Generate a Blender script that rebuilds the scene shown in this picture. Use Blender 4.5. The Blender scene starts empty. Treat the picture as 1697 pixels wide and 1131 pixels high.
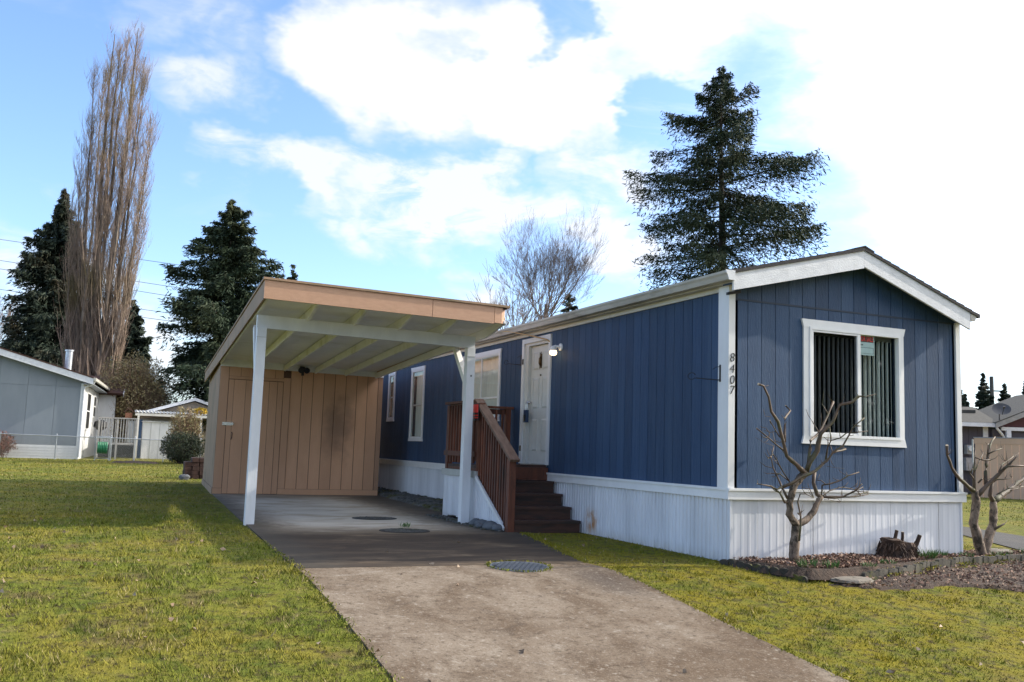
import bpy, math, random
import numpy as np
from mathutils import Vector, Matrix
S = bpy.context.scene
COL = S.collection
R_ = random.Random(7)
NR = np.random.default_rng(11)
PI = math.pi

# ------------------------------------------------------------------ camera
cd = bpy.data.cameras.new('camera'); cam = bpy.data.objects.new('camera', cd); COL.objects.link(cam)
cd.sensor_width = 36; cd.lens = 32.734; cd.clip_end = 3000; cd.clip_start = .05
CR = Vector((0.91657247, -0.39842337, 0.03396653)); CU = Vector((-0.07673216, -0.09188292, 0.99280900)); CF = Vector((0.39243736, 0.91258772, 0.11478924))
CP = Vector((-6.6302416, -8.9230808, 1.2066715))
m = Matrix.Identity(4)
for i in range(3):
    m[i][0] = CR[i]; m[i][1] = CU[i]; m[i][2] = -CF[i]; m[i][3] = CP[i]
cam.matrix_world = m
S.camera = cam
# ------------------------------------------------------------------ light
SUN_EL = math.radians(32.5); SUN_AZ = math.radians(98.5)          # azimuth clockwise from +Y
sdir = Vector((math.cos(SUN_EL) * math.sin(SUN_AZ), math.cos(SUN_EL) * math.cos(SUN_AZ), math.sin(SUN_EL)))
ld = bpy.data.lights.new('sun', 'SUN'); ld.energy = 3.2; ld.angle = math.radians(.55); ld.color = (1, .93, .82)
sun = bpy.data.objects.new('sun', ld); COL.objects.link(sun)
sun.rotation_euler = sdir.to_track_quat('Z', 'Y').to_euler()
S.view_settings.view_transform = 'Standard'; S.view_settings.look = 'None'
S.view_settings.exposure = 0.86; S.view_settings.gamma = 1; S.view_settings.use_curve_mapping = False

class NT:
    """small helper round a node tree"""
    def __init__(s, tree): s.t = tree; s.n = tree.nodes; s.l = tree.links
    def new(s, typ, **kw):
        n = s.n.new(typ)
        for k, v in kw.items():
            if k.startswith('i_'):
                key = k[2:]
                n.inputs[int(key) if key.isdigit() else key.replace('_', ' ')].default_value = v
            else: setattr(n, k, v)
        return n
    def link(s, a, b): s.l.new(a, b)
    def math(s, op, a, b=None, clamp=False):
        n = s.n.new('ShaderNodeMath'); n.operation = op; n.use_clamp = clamp
        for i, v in enumerate((a, b)):
            if v is None: continue
            if isinstance(v, (int, float)): n.inputs[i].default_value = v
            else: s.l.new(v, n.inputs[i])
        return n.outputs[0]
    def mix(s, f, a, b, blend='MIX'):
        n = s.n.new('ShaderNodeMix'); n.data_type = 'RGBA'; n.blend_type = blend
        for sock, v in ((n.inputs[0], f), (n.inputs[6], a), (n.inputs[7], b)):
            if isinstance(v, (int, float)): sock.default_value = v
            elif isinstance(v, tuple): sock.default_value = v if len(v) == 4 else (*v, 1)
            else: s.l.new(v, sock)
        return n.outputs[2]
    def noise(s, vec, scale, detail=4, rough=.55, dist=0.):
        n = s.n.new('ShaderNodeTexNoise'); n.inputs['Scale'].default_value = scale; n.inputs['Detail'].default_value = detail
        n.inputs['Roughness'].default_value = rough; n.inputs['Distortion'].default_value = dist
        if vec is not None: s.l.new(vec, n.inputs['Vector'])
        return n.outputs['Fac']
    def ramp(s, f, stops):
        n = s.n.new('ShaderNodeValToRGB'); e = n.color_ramp.elements
        while len(e) < len(stops): e.new(.5)
        for el, (p, c) in zip(e, stops):
            el.position = p; el.color = c if len(c) == 4 else (*c, 1)
        s.l.new(f, n.inputs[0]); return n.outputs[0]
    def smooth(s, f, lo, hi, a=0., b=1.):
        if lo > hi: lo, hi, a, b = hi, lo, b, a
        n = s.n.new('ShaderNodeMapRange'); n.interpolation_type = 'SMOOTHSTEP'
        n.inputs['From Min'].default_value = lo; n.inputs['From Max'].default_value = hi
        n.inputs['To Min'].default_value = a; n.inputs['To Max'].default_value = b
        s.l.new(f, n.inputs['Value']); return n.outputs[0]
    def vmul(s, v, k):
        n = s.n.new('ShaderNodeVectorMath'); n.operation = 'MULTIPLY'; s.l.new(v, n.inputs[0]); n.inputs[1].default_value = k
        return n.outputs[0]
    def dot(s, v, k):
        n = s.n.new('ShaderNodeVectorMath'); n.operation = 'DOT_PRODUCT'; s.l.new(v, n.inputs[0]); n.inputs[1].default_value = k
        return n.outputs['Value']

# ------------------------------------------------------------------ sky with broken cloud
W = bpy.data.worlds.new('World'); S.world = W; W.use_nodes = True
T = NT(W.node_tree); T.n.clear()
sky = T.new('ShaderNodeTexSky', sky_type='NISHITA', sun_disc=False, sun_elevation=SUN_EL, sun_rotation=SUN_AZ, altitude=100, air_density=1.0, dust_density=1.2, ozone_density=2.2)
tc = T.new('ShaderNodeTexCoord'); G = tc.outputs['Generated']
def pixdir(u, v):
    x = (u - 848.5) / 1543.06; y = (565.5 - v) / 1543.06
    return tuple((CR * x + CU * y + CF).normalized())
nz = T.noise(T.vmul(G, (1, 1, 1.9)), 4.2, 8, .58, .35)
nz2 = T.noise(T.vmul(G, (1, 1, 3.2)), 9.0, 7, .6, .3)
nzz = T.math('ADD', T.math('MULTIPLY', nz, .7), T.math('MULTIPLY', nz2, .3))
wn = T.new('ShaderNodeTexNoise'); wn.inputs['Scale'].default_value = 5.5; wn.inputs['Detail'].default_value = 5; wn.inputs['Roughness'].default_value = .6; T.link(T.vmul(G, (1, 1, 1.6)), wn.inputs['Vector'])
wv = T.new('ShaderNodeVectorMath', operation='SUBTRACT'); T.link(wn.outputs['Color'], wv.inputs[0]); wv.inputs[1].default_value = (.5, .5, .5)
wa = T.new('ShaderNodeVectorMath', operation='ADD'); T.link(G, wa.inputs[0]); T.link(T.vmul(wv.outputs[0], (.24, .24, .17)), wa.inputs[1])
wnm = T.new('ShaderNodeVectorMath', operation='NORMALIZE'); T.link(wa.outputs[0], wnm.inputs[0]); GW = wnm.outputs[0]
def blob(d, r_in, r_out, amp):       # soft patch of the sky round one direction (angles in degrees)
    return T.smooth(T.dot(GW, d), math.cos(math.radians(r_out)), math.cos(math.radians(r_in)), 0, amp)
cov = blob(tuple(sdir), 34, 62, .75)
cov = T.math('ADD', cov, T.smooth(T.dot(G, tuple(CF)), .55, -.2, 0, .22))                    # sun-side cloud above; here unseen cloud added behind the view for whiter light
def streak(p, q, n, r, amp): return [((p[0] + (q[0] - p[0]) * i / (n - 1), p[1] + (q[1] - p[1]) * i / (n - 1)), .1, r, amp) for i in range(n)]
CLOUDS = [((610, 120), 1, 6.5, .50), ((800, 170), 1, 7.5, .60), ((640, 15), 1, 8, .34), ((1000, 80), 2, 9, .45), ((930, 220), 1, 5, .34), ((60, 520), 1, 9, .26), ((20, 360), .3, 3.5, .30), ((330, 30), 1, 6, .10), ((280, 520), 1, 7, .26), ((430, 70), .3, 3, .12),
          ((715, 88), .2, 2.6, -.50), ((895, 18), .2, 2.4, -.55), ((1095, 195), .2, 3.2, -.75), ((780, 440), 2, 10, -.34), ((950, 330), 1, 5, -.22), ((1070, 400), .5, 4.0, -.24), ((150, 170), 5, 17, -.42), ((480, 220), .5, 4, -.20), ((500, 330), 2, 9, -.20), ((760, 300), 1, 5, -.22)]
STREAKS = streak((345, 258), (505, 308), 5, 2.3, .40) + streak((545, 288), (668, 330), 4, 2.1, .42) + streak((715, 315), (1055, 420), 9, 2.4, .50) + streak((500, 360), (740, 390), 6, 1.9, .36) + streak((840, 270), (760, 335), 4, 1.7, .40) + streak((945, 290), (1040, 300), 3, 2.3, .42) + streak((760, 485), (800, 500), 2, 2.4, .5) + streak((290, 128), (430, 135), 4, 2.2, .30) + streak((270, 8), (480, 50), 4, 2.0, .22) + streak((0, 430), (250, 560), 5, 4.0, .40)
for (u, v), a, b, amp in CLOUDS:
    cov = T.math('ADD', cov, blob(pixdir(u, v), a, b, amp))
msk = T.math('ADD', T.math('MULTIPLY', T.math('SUBTRACT', nzz, .5), 1.35), cov)
msk = T.math('POWER', T.smooth(msk, -.06, .66), 1.35)
fine = T.noise(T.vmul(G, (1, 1, 2.6)), 13, 8, .62, .4)
thin = 0.
for (u, v), a, b, amp in STREAKS: thin = T.math('ADD', thin, blob(pixdir(u, v), a, b, amp))
thin = T.math('MINIMUM', T.math('MULTIPLY', T.math('MULTIPLY', thin, 1.2), T.smooth(fine, .30, .66, .1, 1.)), .78)
wisp = T.smooth(T.noise(T.vmul(G, (1, 1, 4.5)), 3.1, 6, .6, .8), .56, .78, 0, .45)
msk = T.math('MAXIMUM', T.math('MAXIMUM', msk, wisp), thin)
sepz = T.new('ShaderNodeSeparateXYZ'); T.link(G, sepz.inputs[0])
thick = T.math('MULTIPLY', msk, T.smooth(sepz.outputs[2], -.02, .06))
skyc = T.mix(1.0, sky.outputs[0], (.96, 1.05, 1.22), 'MULTIPLY')
glow = T.smooth(T.dot(G, tuple(sdir)), .42, .97, 4.1, 13.0)
cc = T.new('ShaderNodeCombineColor')
for i, k in enumerate((1.0, 1.0, 1.02)): T.link(T.math('MULTIPLY', glow, k), cc.inputs[i])
full = T.mix(thick, skyc, cc.outputs[0])
bg = T.new('ShaderNodeBackground', i_Strength=.15); T.link(full, bg.inputs['Color'])
out = T.new('ShaderNodeOutputWorld'); T.link(bg.outputs[0], out.inputs['Surface'])

# ------------------------------------------------------------------ materials
MATS = {}
def base_mat(name):
    mt = bpy.data.materials.new(name); mt.use_nodes = True
    t = NT(mt.node_tree); t.n.clear()
    b = t.new('ShaderNodeBsdfPrincipled'); o = t.new('ShaderNodeOutputMaterial'); t.link(b.outputs[0], o.inputs[0])
    geo = t.new('ShaderNodeNewGeometry')
    MATS[name] = mt
    return mt, t, b, geo.outputs['Position']
def pm(name, c1, c2=None, scale=6, stretch=(1, 1, 1), rough=.6, bump=.0, bscale=40, bstretch=(1, 1, 1), metal=0., spec=.5, dirt=None, dscale=1.5, dlo=.5, dhi=.75, detail=6, bdist=.01):
    """two-tone noise surface with fine relief and an optional layer of dirt patches"""
    mt, t, b, P = base_mat(name)
    c2 = c2 or tuple(x * .82 for x in c1)
    col = t.mix(t.smooth(t.noise(t.vmul(P, stretch), scale, detail, .6), .3, .7), c1, c2)
    if dirt: col = t.mix(t.smooth(t.noise(t.vmul(P, stretch), dscale, 7, .65, .4), dlo, dhi), col, dirt)
    t.link(col, b.inputs['Base Color'])
    b.inputs['Roughness'].default_value = rough; b.inputs['Metallic'].default_value = metal; b.inputs['Specular IOR Level'].default_value = spec
    if bump:
        bp = t.new('ShaderNodeBump', i_Strength=bump, i_Distance=bdist)
        t.link(t.noise(t.vmul(P, bstretch), bscale, 5, .6), bp.inputs['Height']); t.link(bp.outputs[0], b.inputs['Normal'])
    return mt
# paint and timber
pm('blue_paint', (.034, .069, .136), (.025, .053, .108), 9, (3, 3, .25), .6, .7, 26, (3.2, 3.2, .4), spec=.28, dirt=(.045, .082, .148), dscale=1.3, dlo=.46, dhi=.75)
pm('blue_core', (.020, .036, .066), None, 3, rough=.7)
pm('white_paint', (.74, .74, .73), (.66, .66, .65), 4, (1, 1, .4), .45, .25, 60, (1, 1, .3), dirt=(.52, .51, .48), dscale=2.2, dlo=.58, dhi=.85)
pm('white_trim', (.78, .78, .77), (.72, .72, .72), 5, rough=.4, bump=.08, bscale=40)
pm('fascia_white', (.70, .71, .73), (.60, .61, .63), 7, (1, 1, 1), .6, .5, 45, (1, 1, 1.4), dirt=(.48, .48, .46), dscale=5, dlo=.55, dhi=.85)
pm('gutter_paint', (.50, .48, .43), (.36, .34, .30), 3, (.6, .6, 2), .45, dirt=(.20, .19, .15), dscale=3, dlo=.55, dhi=.8)
pm('frieze_paint', (.66, .64, .58), (.58, .56, .50), 2, rough=.5, dirt=(.40, .38, .32), dscale=2.4, dlo=.55, dhi=.85)
pm('shingle', (.055, .050, .050), (.032, .030, .031), 30, rough=.95, bump=.5, bscale=160)
pm('vinyl', (.80, .80, .79), (.76, .76, .75), 6, rough=.35)
pm('door_paint', (.62, .62, .58), (.56, .56, .52), 5, rough=.45, dirt=(.42, .41, .37), dscale=3, dlo=.6, dhi=.9)
pm('tan_paint', (.66, .370, .215), (.60, .330, .188), 2.5, (1, 1, .4), .6, .3, 30, (2, 2, .35), dirt=(.50, .270, .152), dscale=1.2, dlo=.52, dhi=.85)
# soot-like smudge on the shed boards
mt = MATS['tan_paint']; t = NT(mt.node_tree); b = t.n['Principled BSDF']; geo = t.new('ShaderNodeNewGeometry'); P = geo.outputs['Position']; old = b.inputs['Base Color'].links[0].from_socket
vd = t.new('ShaderNodeVectorMath', operation='DISTANCE'); t.link(t.vmul(P, (1.5, 1, .75)), vd.inputs[0]); vd.inputs[1].default_value = (-1.72 * 1.5, 12.45, 1.55 * .75)
sm = t.math('ADD', vd.outputs['Value'], t.math('MULTIPLY', t.math('SUBTRACT', t.noise(P, 3.5, 6), .5), .7))
t.link(t.mix(t.math('MULTIPLY', t.smooth(sm, .75, .05), .62), old, (.12, .075, .05)), b.inputs['Base Color'])
pm('tan_groove', (.13, .065, .038), None, 4, rough=.8)
pm('tan_trim', (.46, .265, .160), (.40, .225, .135), 4, rough=.55, bump=.3, bscale=50, dirt=(.26, .17, .10), dscale=1.6, dlo=.58, dhi=.85)
pm('tan_fascia', (.54, .315, .195), (.49, .28, .17), 9, (1, 1, 3), .6, .4, 50, (1, 1, 3), dirt=(.33, .20, .10), dscale=.9, dlo=.62, dhi=.82)
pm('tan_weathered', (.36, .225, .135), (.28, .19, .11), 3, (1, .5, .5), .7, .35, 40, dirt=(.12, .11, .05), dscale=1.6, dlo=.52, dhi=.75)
pm('soffit_paint', (.86, .85, .82), (.81, .80, .76), 2, rough=.6, dirt=(.66, .65, .55), dscale=.9, dlo=.5, dhi=.75)
pm('rafter_paint', (.84, .83, .80), (.79, .78, .71), 2, rough=.6, bump=.15, dirt=(.62, .60, .46), dscale=2.2, dlo=.45, dhi=.75)
pm('post_paint', (.76, .77, .78), (.68, .69, .70), 5, (1, 1, .3), .5, .25, 50, (2, 2, .3), dirt=(.5, .5, .46), dscale=3.5, dlo=.6, dhi=.85)
pm('redwood', (.175, .052, .022), (.105, .033, .015), 5, (3, 3, .5), .62, .4, 40, (4, 4, .4), dirt=(.035, .018, .011), dscale=3.5, dlo=.5, dhi=.75)
pm('redwood_tread', (.075, .030, .017), (.04, .018, .011), 5, (.6, 4, 4), .6, .4, 40, (.5, 4, 4), dirt=(.028, .018, .013), dscale=3.5, dlo=.45, dhi=.7)
pm('rail_weathered', (.19, .115, .078), (.125, .068, .043), 8, (3, .6, .6), .75, .4, 45, (4, .5, .5), dirt=(.055, .03, .02), dscale=5, dlo=.55, dhi=.75)
pm('grey_trim', (.45, .45, .42), (.38, .38, .35), 5, rough=.6)
pm('iron', (.012, .012, .013), None, 20, rough=.5)
pm('brass_dark', (.10, .065, .03), None, 20, rough=.35, metal=.8)
pm('chrome', (.65, .66, .68), None, 20, rough=.22, metal=1)
pm('galvanised', (.55, .57, .60), (.42, .44, .47), 14, rough=.35, metal=.85)
pm('lockbox_blue', (.020, .045, .10), None, 20, rough=.4)
pm('blind', (.80, .84, .82), (.74, .78, .76), 10, rough=.6)
pm('blind_dim', (.15, .155, .165), (.12, .125, .13), 10, rough=.6)
pm('room_dark', (.035, .04, .045), None, 2, rough=.8)
pm('curtain', (.84, .83, .79), (.72, .71, .67), 3, (6, 6, .5), rough=.8)
pm('sign_red', (.85, .035, .025), None, 20, rough=.4)
pm('sign_black', (.008, .008, .009), None, 20, rough=.4)
pm('sign_pale', (.48, .60, .62), (.42, .54, .56), 10, rough=.4)
pm('amber_cable', (.50, .32, .14), None, 10, rough=.5)
# left and right neighbours, plants, stone
pm('grey_siding', (.235, .262, .285), (.21, .236, .258), 2, (1, 1, .3), .6, .2, 24, (2, 2, .3))
pm('roof_brown', (.085, .040, .030), (.06, .03, .024), 20, rough=.95, bump=.4, bscale=120)
pm('dark_siding', (.060, .054, .070), (.052, .047, .062), 2, rough=.6)
pm('dark_red', (.075, .014, .016), None, 3, rough=.6)
pm('roof_grey', (.070, .066, .056), (.05, .047, .041), 9, rough=.95, bump=.4, bscale=90)
pm('roof_corr', (.66, .67, .66), (.5, .5, .47), 5, rough=.5, dirt=(.3, .29, .22), dscale=2)
pm('beige_wall', (.36, .30, .24), (.30, .25, .2), 3, rough=.7)
pm('deck_grey', (.32, .31, .30), (.24, .235, .225), 6, rough=.75)
pm('blue_tarp', (.012, .065, .16), (.009, .045, .12), 6, rough=.4)
pm('hose_green', (.03, .20, .09), (.02, .14, .06), 30, rough=.4)
pm('fence_tan', (.66, .41, .255), (.60, .37, .225), 3, (1, 1, .4), .6)
pm('dish_grey', (.065, .065, .07), None, 8, rough=.5)
pm('conifer', (.034, .054, .026), (.019, .033, .019), 1.2, rough=.75, spec=.25, dirt=(.060, .068, .030), dscale=.5, dlo=.45, dhi=.7)
pm('cedar_green', (.028, .042, .026), (.015, .025, .017), 1.2, rough=.75, spec=.25, dirt=(.058, .048, .026), dscale=.5, dlo=.5, dhi=.75)
pm('bark_dark', (.060, .045, .034), (.035, .027, .021), 6, (2, 2, .4), .9, .5, 20, (2, 2, .5))
pm('poplar_bark', (.235, .185, .140), (.110, .085, .066), 3, rough=.85, dirt=(.080, .055, .036), dscale=.35, dlo=.42, dhi=.62)
pm('poplar_twig', (.320, .235, .178), (.200, .148, .115), 1.5, rough=.85, dirt=(.16, .12, .05), dscale=.22, dlo=.48, dhi=.66)
pm('maple_bark', (.200, .145, .120), (.130, .095, .082), 3, rough=.85)
pm('crape_bark', (.270, .205, .150), (.115, .080, .056), 13, (1, 1, .7), .85, .8, 40, (1, 1, .6), dirt=(.045, .034, .022), dscale=11, dlo=.48, dhi=.6, bdist=.02)
pm('crape_branch', (.115, .072, .050), (.068, .050, .030), 12, (1, 1, .6), .65, .4, 60, dirt=(.075, .075, .028), dscale=4.5, dlo=.48, dhi=.66)
pm('cut_wood', (.55, .46, .33), (.45, .36, .25), 40, rough=.8)
pm('bush_leaf', (.36, .28, .13), (.24, .20, .08), 3, rough=.7, dirt=(.40, .28, .175), dscale=1.2, dlo=.5, dhi=.7)
pm('hedge_leaf', (.060, .072, .030), (.028, .038, .018), 5, rough=.7, dirt=(.15, .16, .06), dscale=1.4, dlo=.52, dhi=.7)
pm('bush_twig', (.32, .20, .12), (.20, .13, .08), 4, rough=.8)
pm('red_leaf', (.20, .062, .040), (.11, .035, .026), 5, rough=.75, dirt=(.07, .06, .02), dscale=3)
pm('bulb_leaf', (.070, .155, .026), (.045, .11, .02), 12, rough=.5)
pm('stump_wood', (.085, .048, .030), (.035, .020, .014), 9, (1, 1, .4), .9, .7, 24, (1.5, 1.5, .4), bdist=.03)
pm('river_rock', (.115, .125, .135), (.075, .08, .088), 8, rough=.75, bump=.3)
pm('field_stone', (.215, .185, .145), (.145, .125, .10), 6, rough=.85, bump=.6, bdist=.02, dirt=(.1, .1, .04), dscale=5)
pm('edging_dark', (.050, .043, .034), (.03, .026, .02), 10, rough=.9, bump=.6, dirt=(.09, .09, .015), dscale=5, dlo=.5, dhi=.65)
pm('edging_grey', (.088, .078, .060), (.055, .049, .038), 8, rough=.9, bump=.5, dirt=(.09, .09, .02), dscale=3.5, dlo=.52, dhi=.7)
pm('chip', (.27, .155, .105), (.13, .078, .055), 26, rough=.85)
pm('chip_pale', (.33, .225, .16), (.20, .13, .09), 26, rough=.85)
pm('dry_leaf', (.36, .27, .18), (.22, .14, .085), 12, rough=.7)
pm('gravel_grey', (.125, .122, .112), (.062, .062, .056), 9, rough=.9, dirt=(.080, .078, .03), dscale=1.6, dlo=.5, dhi=.62)
pm('drain_slate', (.085, .10, .125), (.055, .065, .08), 20, rough=.55)
pm('drain_dark', (.042, .038, .033), (.026, .024, .022), 30, rough=.95, bump=.9, bscale=120)
pm('brick_old', (.070, .034, .025), (.045, .024, .019), 9, rough=.9, bump=.4)
pm('wire_grey', (.10, .11, .12), None, 5, rough=.6)
pm('pole_wood', (.075, .07, .068), None, 5, rough=.9)
pm('birdhouse', (.30, .13, .075), None, 8, rough=.8)
pm('yellow_leaf', (.60, .38, .02), (.4, .28, .02), 8, rough=.7)
pm('asphalt', (.055, .050, .045), (.038, .035, .032), 3, rough=.95, bump=.5, bscale=120, dirt=(.075, .066, .052), dscale=.8)

mt, t, b, P = base_mat('skirt_metal')                    # ribbed white skirting, scuffed and dirty low down
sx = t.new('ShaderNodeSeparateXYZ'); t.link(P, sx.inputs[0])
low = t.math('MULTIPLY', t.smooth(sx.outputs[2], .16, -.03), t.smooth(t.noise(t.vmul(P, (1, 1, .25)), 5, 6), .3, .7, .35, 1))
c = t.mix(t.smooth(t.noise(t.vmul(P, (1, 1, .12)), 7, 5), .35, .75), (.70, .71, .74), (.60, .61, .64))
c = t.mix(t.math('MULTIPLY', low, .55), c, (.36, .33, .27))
vd = t.new('ShaderNodeVectorMath', operation='DISTANCE'); t.link(P, vd.inputs[0]); vd.inputs[1].default_value = (0, 3.3, .2)
c = t.mix(t.math('MULTIPLY', t.smooth(vd.outputs['Value'], .26, .05), t.smooth(t.noise(t.vmul(P, (1, 1, .5)), 12, 5), .35, .6)), c, (.42, .19, .05))
t.link(c, b.inputs['Base Color']); b.inputs['Roughness'].default_value = .38

def glass(name, tint, rough=.015, mixlo=.06):
    mt = bpy.data.materials.new(name); mt.use_nodes = True; t = NT(mt.node_tree); t.n.clear()
    tr = t.new('ShaderNodeBsdfTransparent'); tr.inputs[0].default_value = (*tint, 1)
    gl = t.new('ShaderNodeBsdfGlossy'); gl.inputs['Roughness'].default_value = rough
    geo = t.new('ShaderNodeNewGeometry')
    bp = t.new('ShaderNodeBump', i_Strength=.05, i_Distance=.01); t.link(t.noise(geo.outputs['Position'], 2.2, 2), bp.inputs['Height']); t.link(bp.outputs[0], gl.inputs['Normal'])
    dt = t.new('ShaderNodeVectorMath', operation='DOT_PRODUCT'); t.link(geo.outputs['Normal'], dt.inputs[0]); t.link(geo.outputs['Incoming'], dt.inputs[1])
    f2 = t.math('ADD', .05, t.math('MULTIPLY', .9, t.math('POWER', t.math('SUBTRACT', 1., t.math('ABSOLUTE', dt.outputs['Value'])), 4.)), True)
    ms = t.new('ShaderNodeMixShader'); t.link(f2, ms.inputs[0]); t.link(tr.outputs[0], ms.inputs[1]); t.link(gl.outputs[0], ms.inputs[2])
    o = t.new('ShaderNodeOutputMaterial'); t.link(ms.outputs[0], o.inputs[0]); MATS[name] = mt
glass('pane_glass', (.88, .92, .90)); glass('screen_glass', (.42, .43, .45))

mt, t, b, P = base_mat('concrete_slab')                  # carport slab: middle painted lighter as if lit, dark stains and painted house shadow
n1 = t.noise(t.vmul(P, (1, 1.6, 1)), 1.1, 8, .62, .5); n2 = t.noise(P, 7, 8, .65); n3 = t.noise(t.vmul(P, (.7, 1.5, 1)), 1.2, 8, .65, .7)
c = t.mix(t.smooth(n1, .32, .68), (.255, .212, .160), (.165, .132, .096))
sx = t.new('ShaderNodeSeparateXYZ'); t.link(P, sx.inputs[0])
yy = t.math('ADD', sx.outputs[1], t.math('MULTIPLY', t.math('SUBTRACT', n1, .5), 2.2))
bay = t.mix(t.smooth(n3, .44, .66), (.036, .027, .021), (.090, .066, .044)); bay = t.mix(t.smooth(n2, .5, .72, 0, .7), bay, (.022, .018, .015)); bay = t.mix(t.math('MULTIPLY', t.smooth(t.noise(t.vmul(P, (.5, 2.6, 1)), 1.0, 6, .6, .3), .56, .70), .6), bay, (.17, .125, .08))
c = t.mix(t.math('MULTIPLY', t.smooth(yy, 4.3, 3.0), .92), c, bay)       # front bay: dark stain and the house shadow painted together
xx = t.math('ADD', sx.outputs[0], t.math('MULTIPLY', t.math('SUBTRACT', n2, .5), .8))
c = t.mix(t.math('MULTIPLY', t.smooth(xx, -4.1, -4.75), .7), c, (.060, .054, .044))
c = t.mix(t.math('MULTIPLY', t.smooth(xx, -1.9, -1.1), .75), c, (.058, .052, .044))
mid = t.math('MULTIPLY', t.smooth(yy, 3.7, 4.8), t.smooth(yy, 13., 9.5))
mid = t.math('MULTIPLY', mid, t.math('MULTIPLY', t.smooth(xx, -4.5, -3.7), t.smooth(xx, -1.5, -2.3)))
c = t.mix(t.math('MULTIPLY', mid, .8), c, t.mix(t.smooth(n3, .4, .65), (.62, .57, .48), (.42, .355, .27)))  # pale concrete, painted lighter still for the light under the roof
c = t.mix(t.smooth(n3, .60, .74, 0, .6), c, (.26, .20, .13))
c = t.mix(t.smooth(n2, .58, .85, 0, .45), c, (.06, .05, .04))
t.link(c, b.inputs['Base Color']); b.inputs['Roughness'].default_value = .8; b.inputs['Specular IOR Level'].default_value = .12
bp = t.new('ShaderNodeBump', i_Strength=.35, i_Distance=.006); t.link(t.noise(P, 60, 6, .65), bp.inputs['Height']); t.link(bp.outputs[0], b.inputs['Normal'])

mt, t, b, P = base_mat('concrete_apron')                 # sloping drive: warm grey, brown smears, dark right corner
n1 = t.noise(t.vmul(P, (1.4, .8, 1)), .95, 8, .6, .6); n2 = t.noise(P, 6, 9, .68); n4 = t.noise(P, 55, 5, .75); n5 = t.noise(t.vmul(P, (.8, 1, 1)), 2.3, 8, .65, .8)
c = t.mix(t.smooth(n1, .36, .66), (.228, .182, .134), (.125, .088, .057))
c = t.mix(t.smooth(n5, .50, .72, 0, .75), c, (.095, .064, .040))
c = t.mix(t.smooth(n5, .30, .44, .7, 0), c, (.272, .232, .182))
c = t.mix(t.smooth(n2, .50, .80, 0, .65), c, (.115, .090, .068))
vd = t.new('ShaderNodeVectorMath', operation='DISTANCE'); t.link(t.vmul(P, (1, .62, 0)), vd.inputs[0]); vd.inputs[1].default_value = (-1.95, -.40, 0)
c = t.mix(t.math('MULTIPLY', t.smooth(t.math('ADD', vd.outputs['Value'], t.math('MULTIPLY', t.math('SUBTRACT', n1, .5), .9)), .55, .05), .75), c, (.075, .060, .050))
n6 = t.noise(P, 17, 6, .7); c = t.mix(t.smooth(n6, .53, .66, 0, .75), c, (.070, .050, .033)); c = t.mix(t.smooth(n6, .32, .44, .55, 0), c, (.36, .32, .26))
c = t.mix(t.smooth(n4, .54, .64, 0, .65), c, (.06, .046, .034))
vo = t.new('ShaderNodeTexVoronoi', feature='DISTANCE_TO_EDGE'); vo.inputs['Scale'].default_value = .38; ad = t.new('ShaderNodeVectorMath', operation='ADD'); t.link(P, ad.inputs[0]); cx_ = t.new('ShaderNodeTexNoise'); cx_.inputs['Scale'].default_value = 2.2; cx_.inputs['Detail'].default_value = 6; t.link(P, cx_.inputs['Vector']); t.link(t.vmul(cx_.outputs['Color'], (.55, .55, 0)), ad.inputs[1]); t.link(ad.outputs[0], vo.inputs['Vector'])
c = t.mix(t.math('MULTIPLY', t.smooth(vo.outputs['Distance'], .006, .0015), t.smooth(n1, .45, .62, .0, .35)), c, (.06, .048, .038))
c = t.mix(t.smooth(n4, .34, .44, .5, 0), c, (.38, .335, .275))
t.link(c, b.inputs['Base Color']); b.inputs['Roughness'].default_value = .9; b.inputs['Specular IOR Level'].default_value = .12
bp = t.new('ShaderNodeBump', i_Strength=.7, i_Distance=.006); t.link(t.math('ADD', n4, n2), bp.inputs['Height']); t.link(bp.outputs[0], b.inputs['Normal'])

def grass_colour(t, P):
    a = t.noise(t.vmul(P, (1, 1, 0)), .55, 7, .62, .5); bb = t.noise(t.vmul(P, (1, 1, 0)), 2.6, 7, .65, .4); d = t.noise(t.vmul(P, (1, 1, 0)), 5.5, 6, .65)
    sx = t.new('ShaderNodeSeparateXYZ'); t.link(P, sx.inputs[0])
    c = t.mix(t.smooth(a, .41, .59), (.168, .186, .026), (.262, .226, .036))
    c = t.mix(t.smooth(bb, .50, .64, 0, .75), c, (.082, .120, .018))
    c = t.mix(t.smooth(d, .54, .67, 0, .6), c, (.330, .265, .095))
    e = t.noise(t.vmul(P, (1, 1, 0)), 1.5, 6, .7, .3); c = t.mix(t.smooth(e, .55, .64, 0, .7), c, (.160, .112, .055))
    moss = t.math('MULTIPLY', t.smooth(sx.outputs[0], -2.2, -1.4), t.smooth(sx.outputs[0], 7., 4.))
    c = t.mix(t.math('MULTIPLY', moss, t.smooth(bb, .36, .60, .85, .25)), c, (.250, .200, .012))
    return c, bb, d
mt, t, b, P = base_mat('lawn_soil')
c, bb, d = grass_colour(t, P)
c = t.mix(t.smooth(t.noise(t.vmul(P, (1, 1, 0)), 9, 6, .7), .46, .66), c, (.070, .052, .026))
c = t.mix(.25, c, (.05, .05, .015))
t.link(c, b.inputs['Base Color']); b.inputs['Roughness'].default_value = .95; b.inputs['Specular IOR Level'].default_value = .1
bp = t.new('ShaderNodeBump', i_Strength=.8, i_Distance=.04); t.link(t.noise(P, 22, 6, .7), bp.inputs['Height']); t.link(bp.outputs[0], b.inputs['Normal'])
mt, t, b, P = base_mat('grass_blade')
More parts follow.
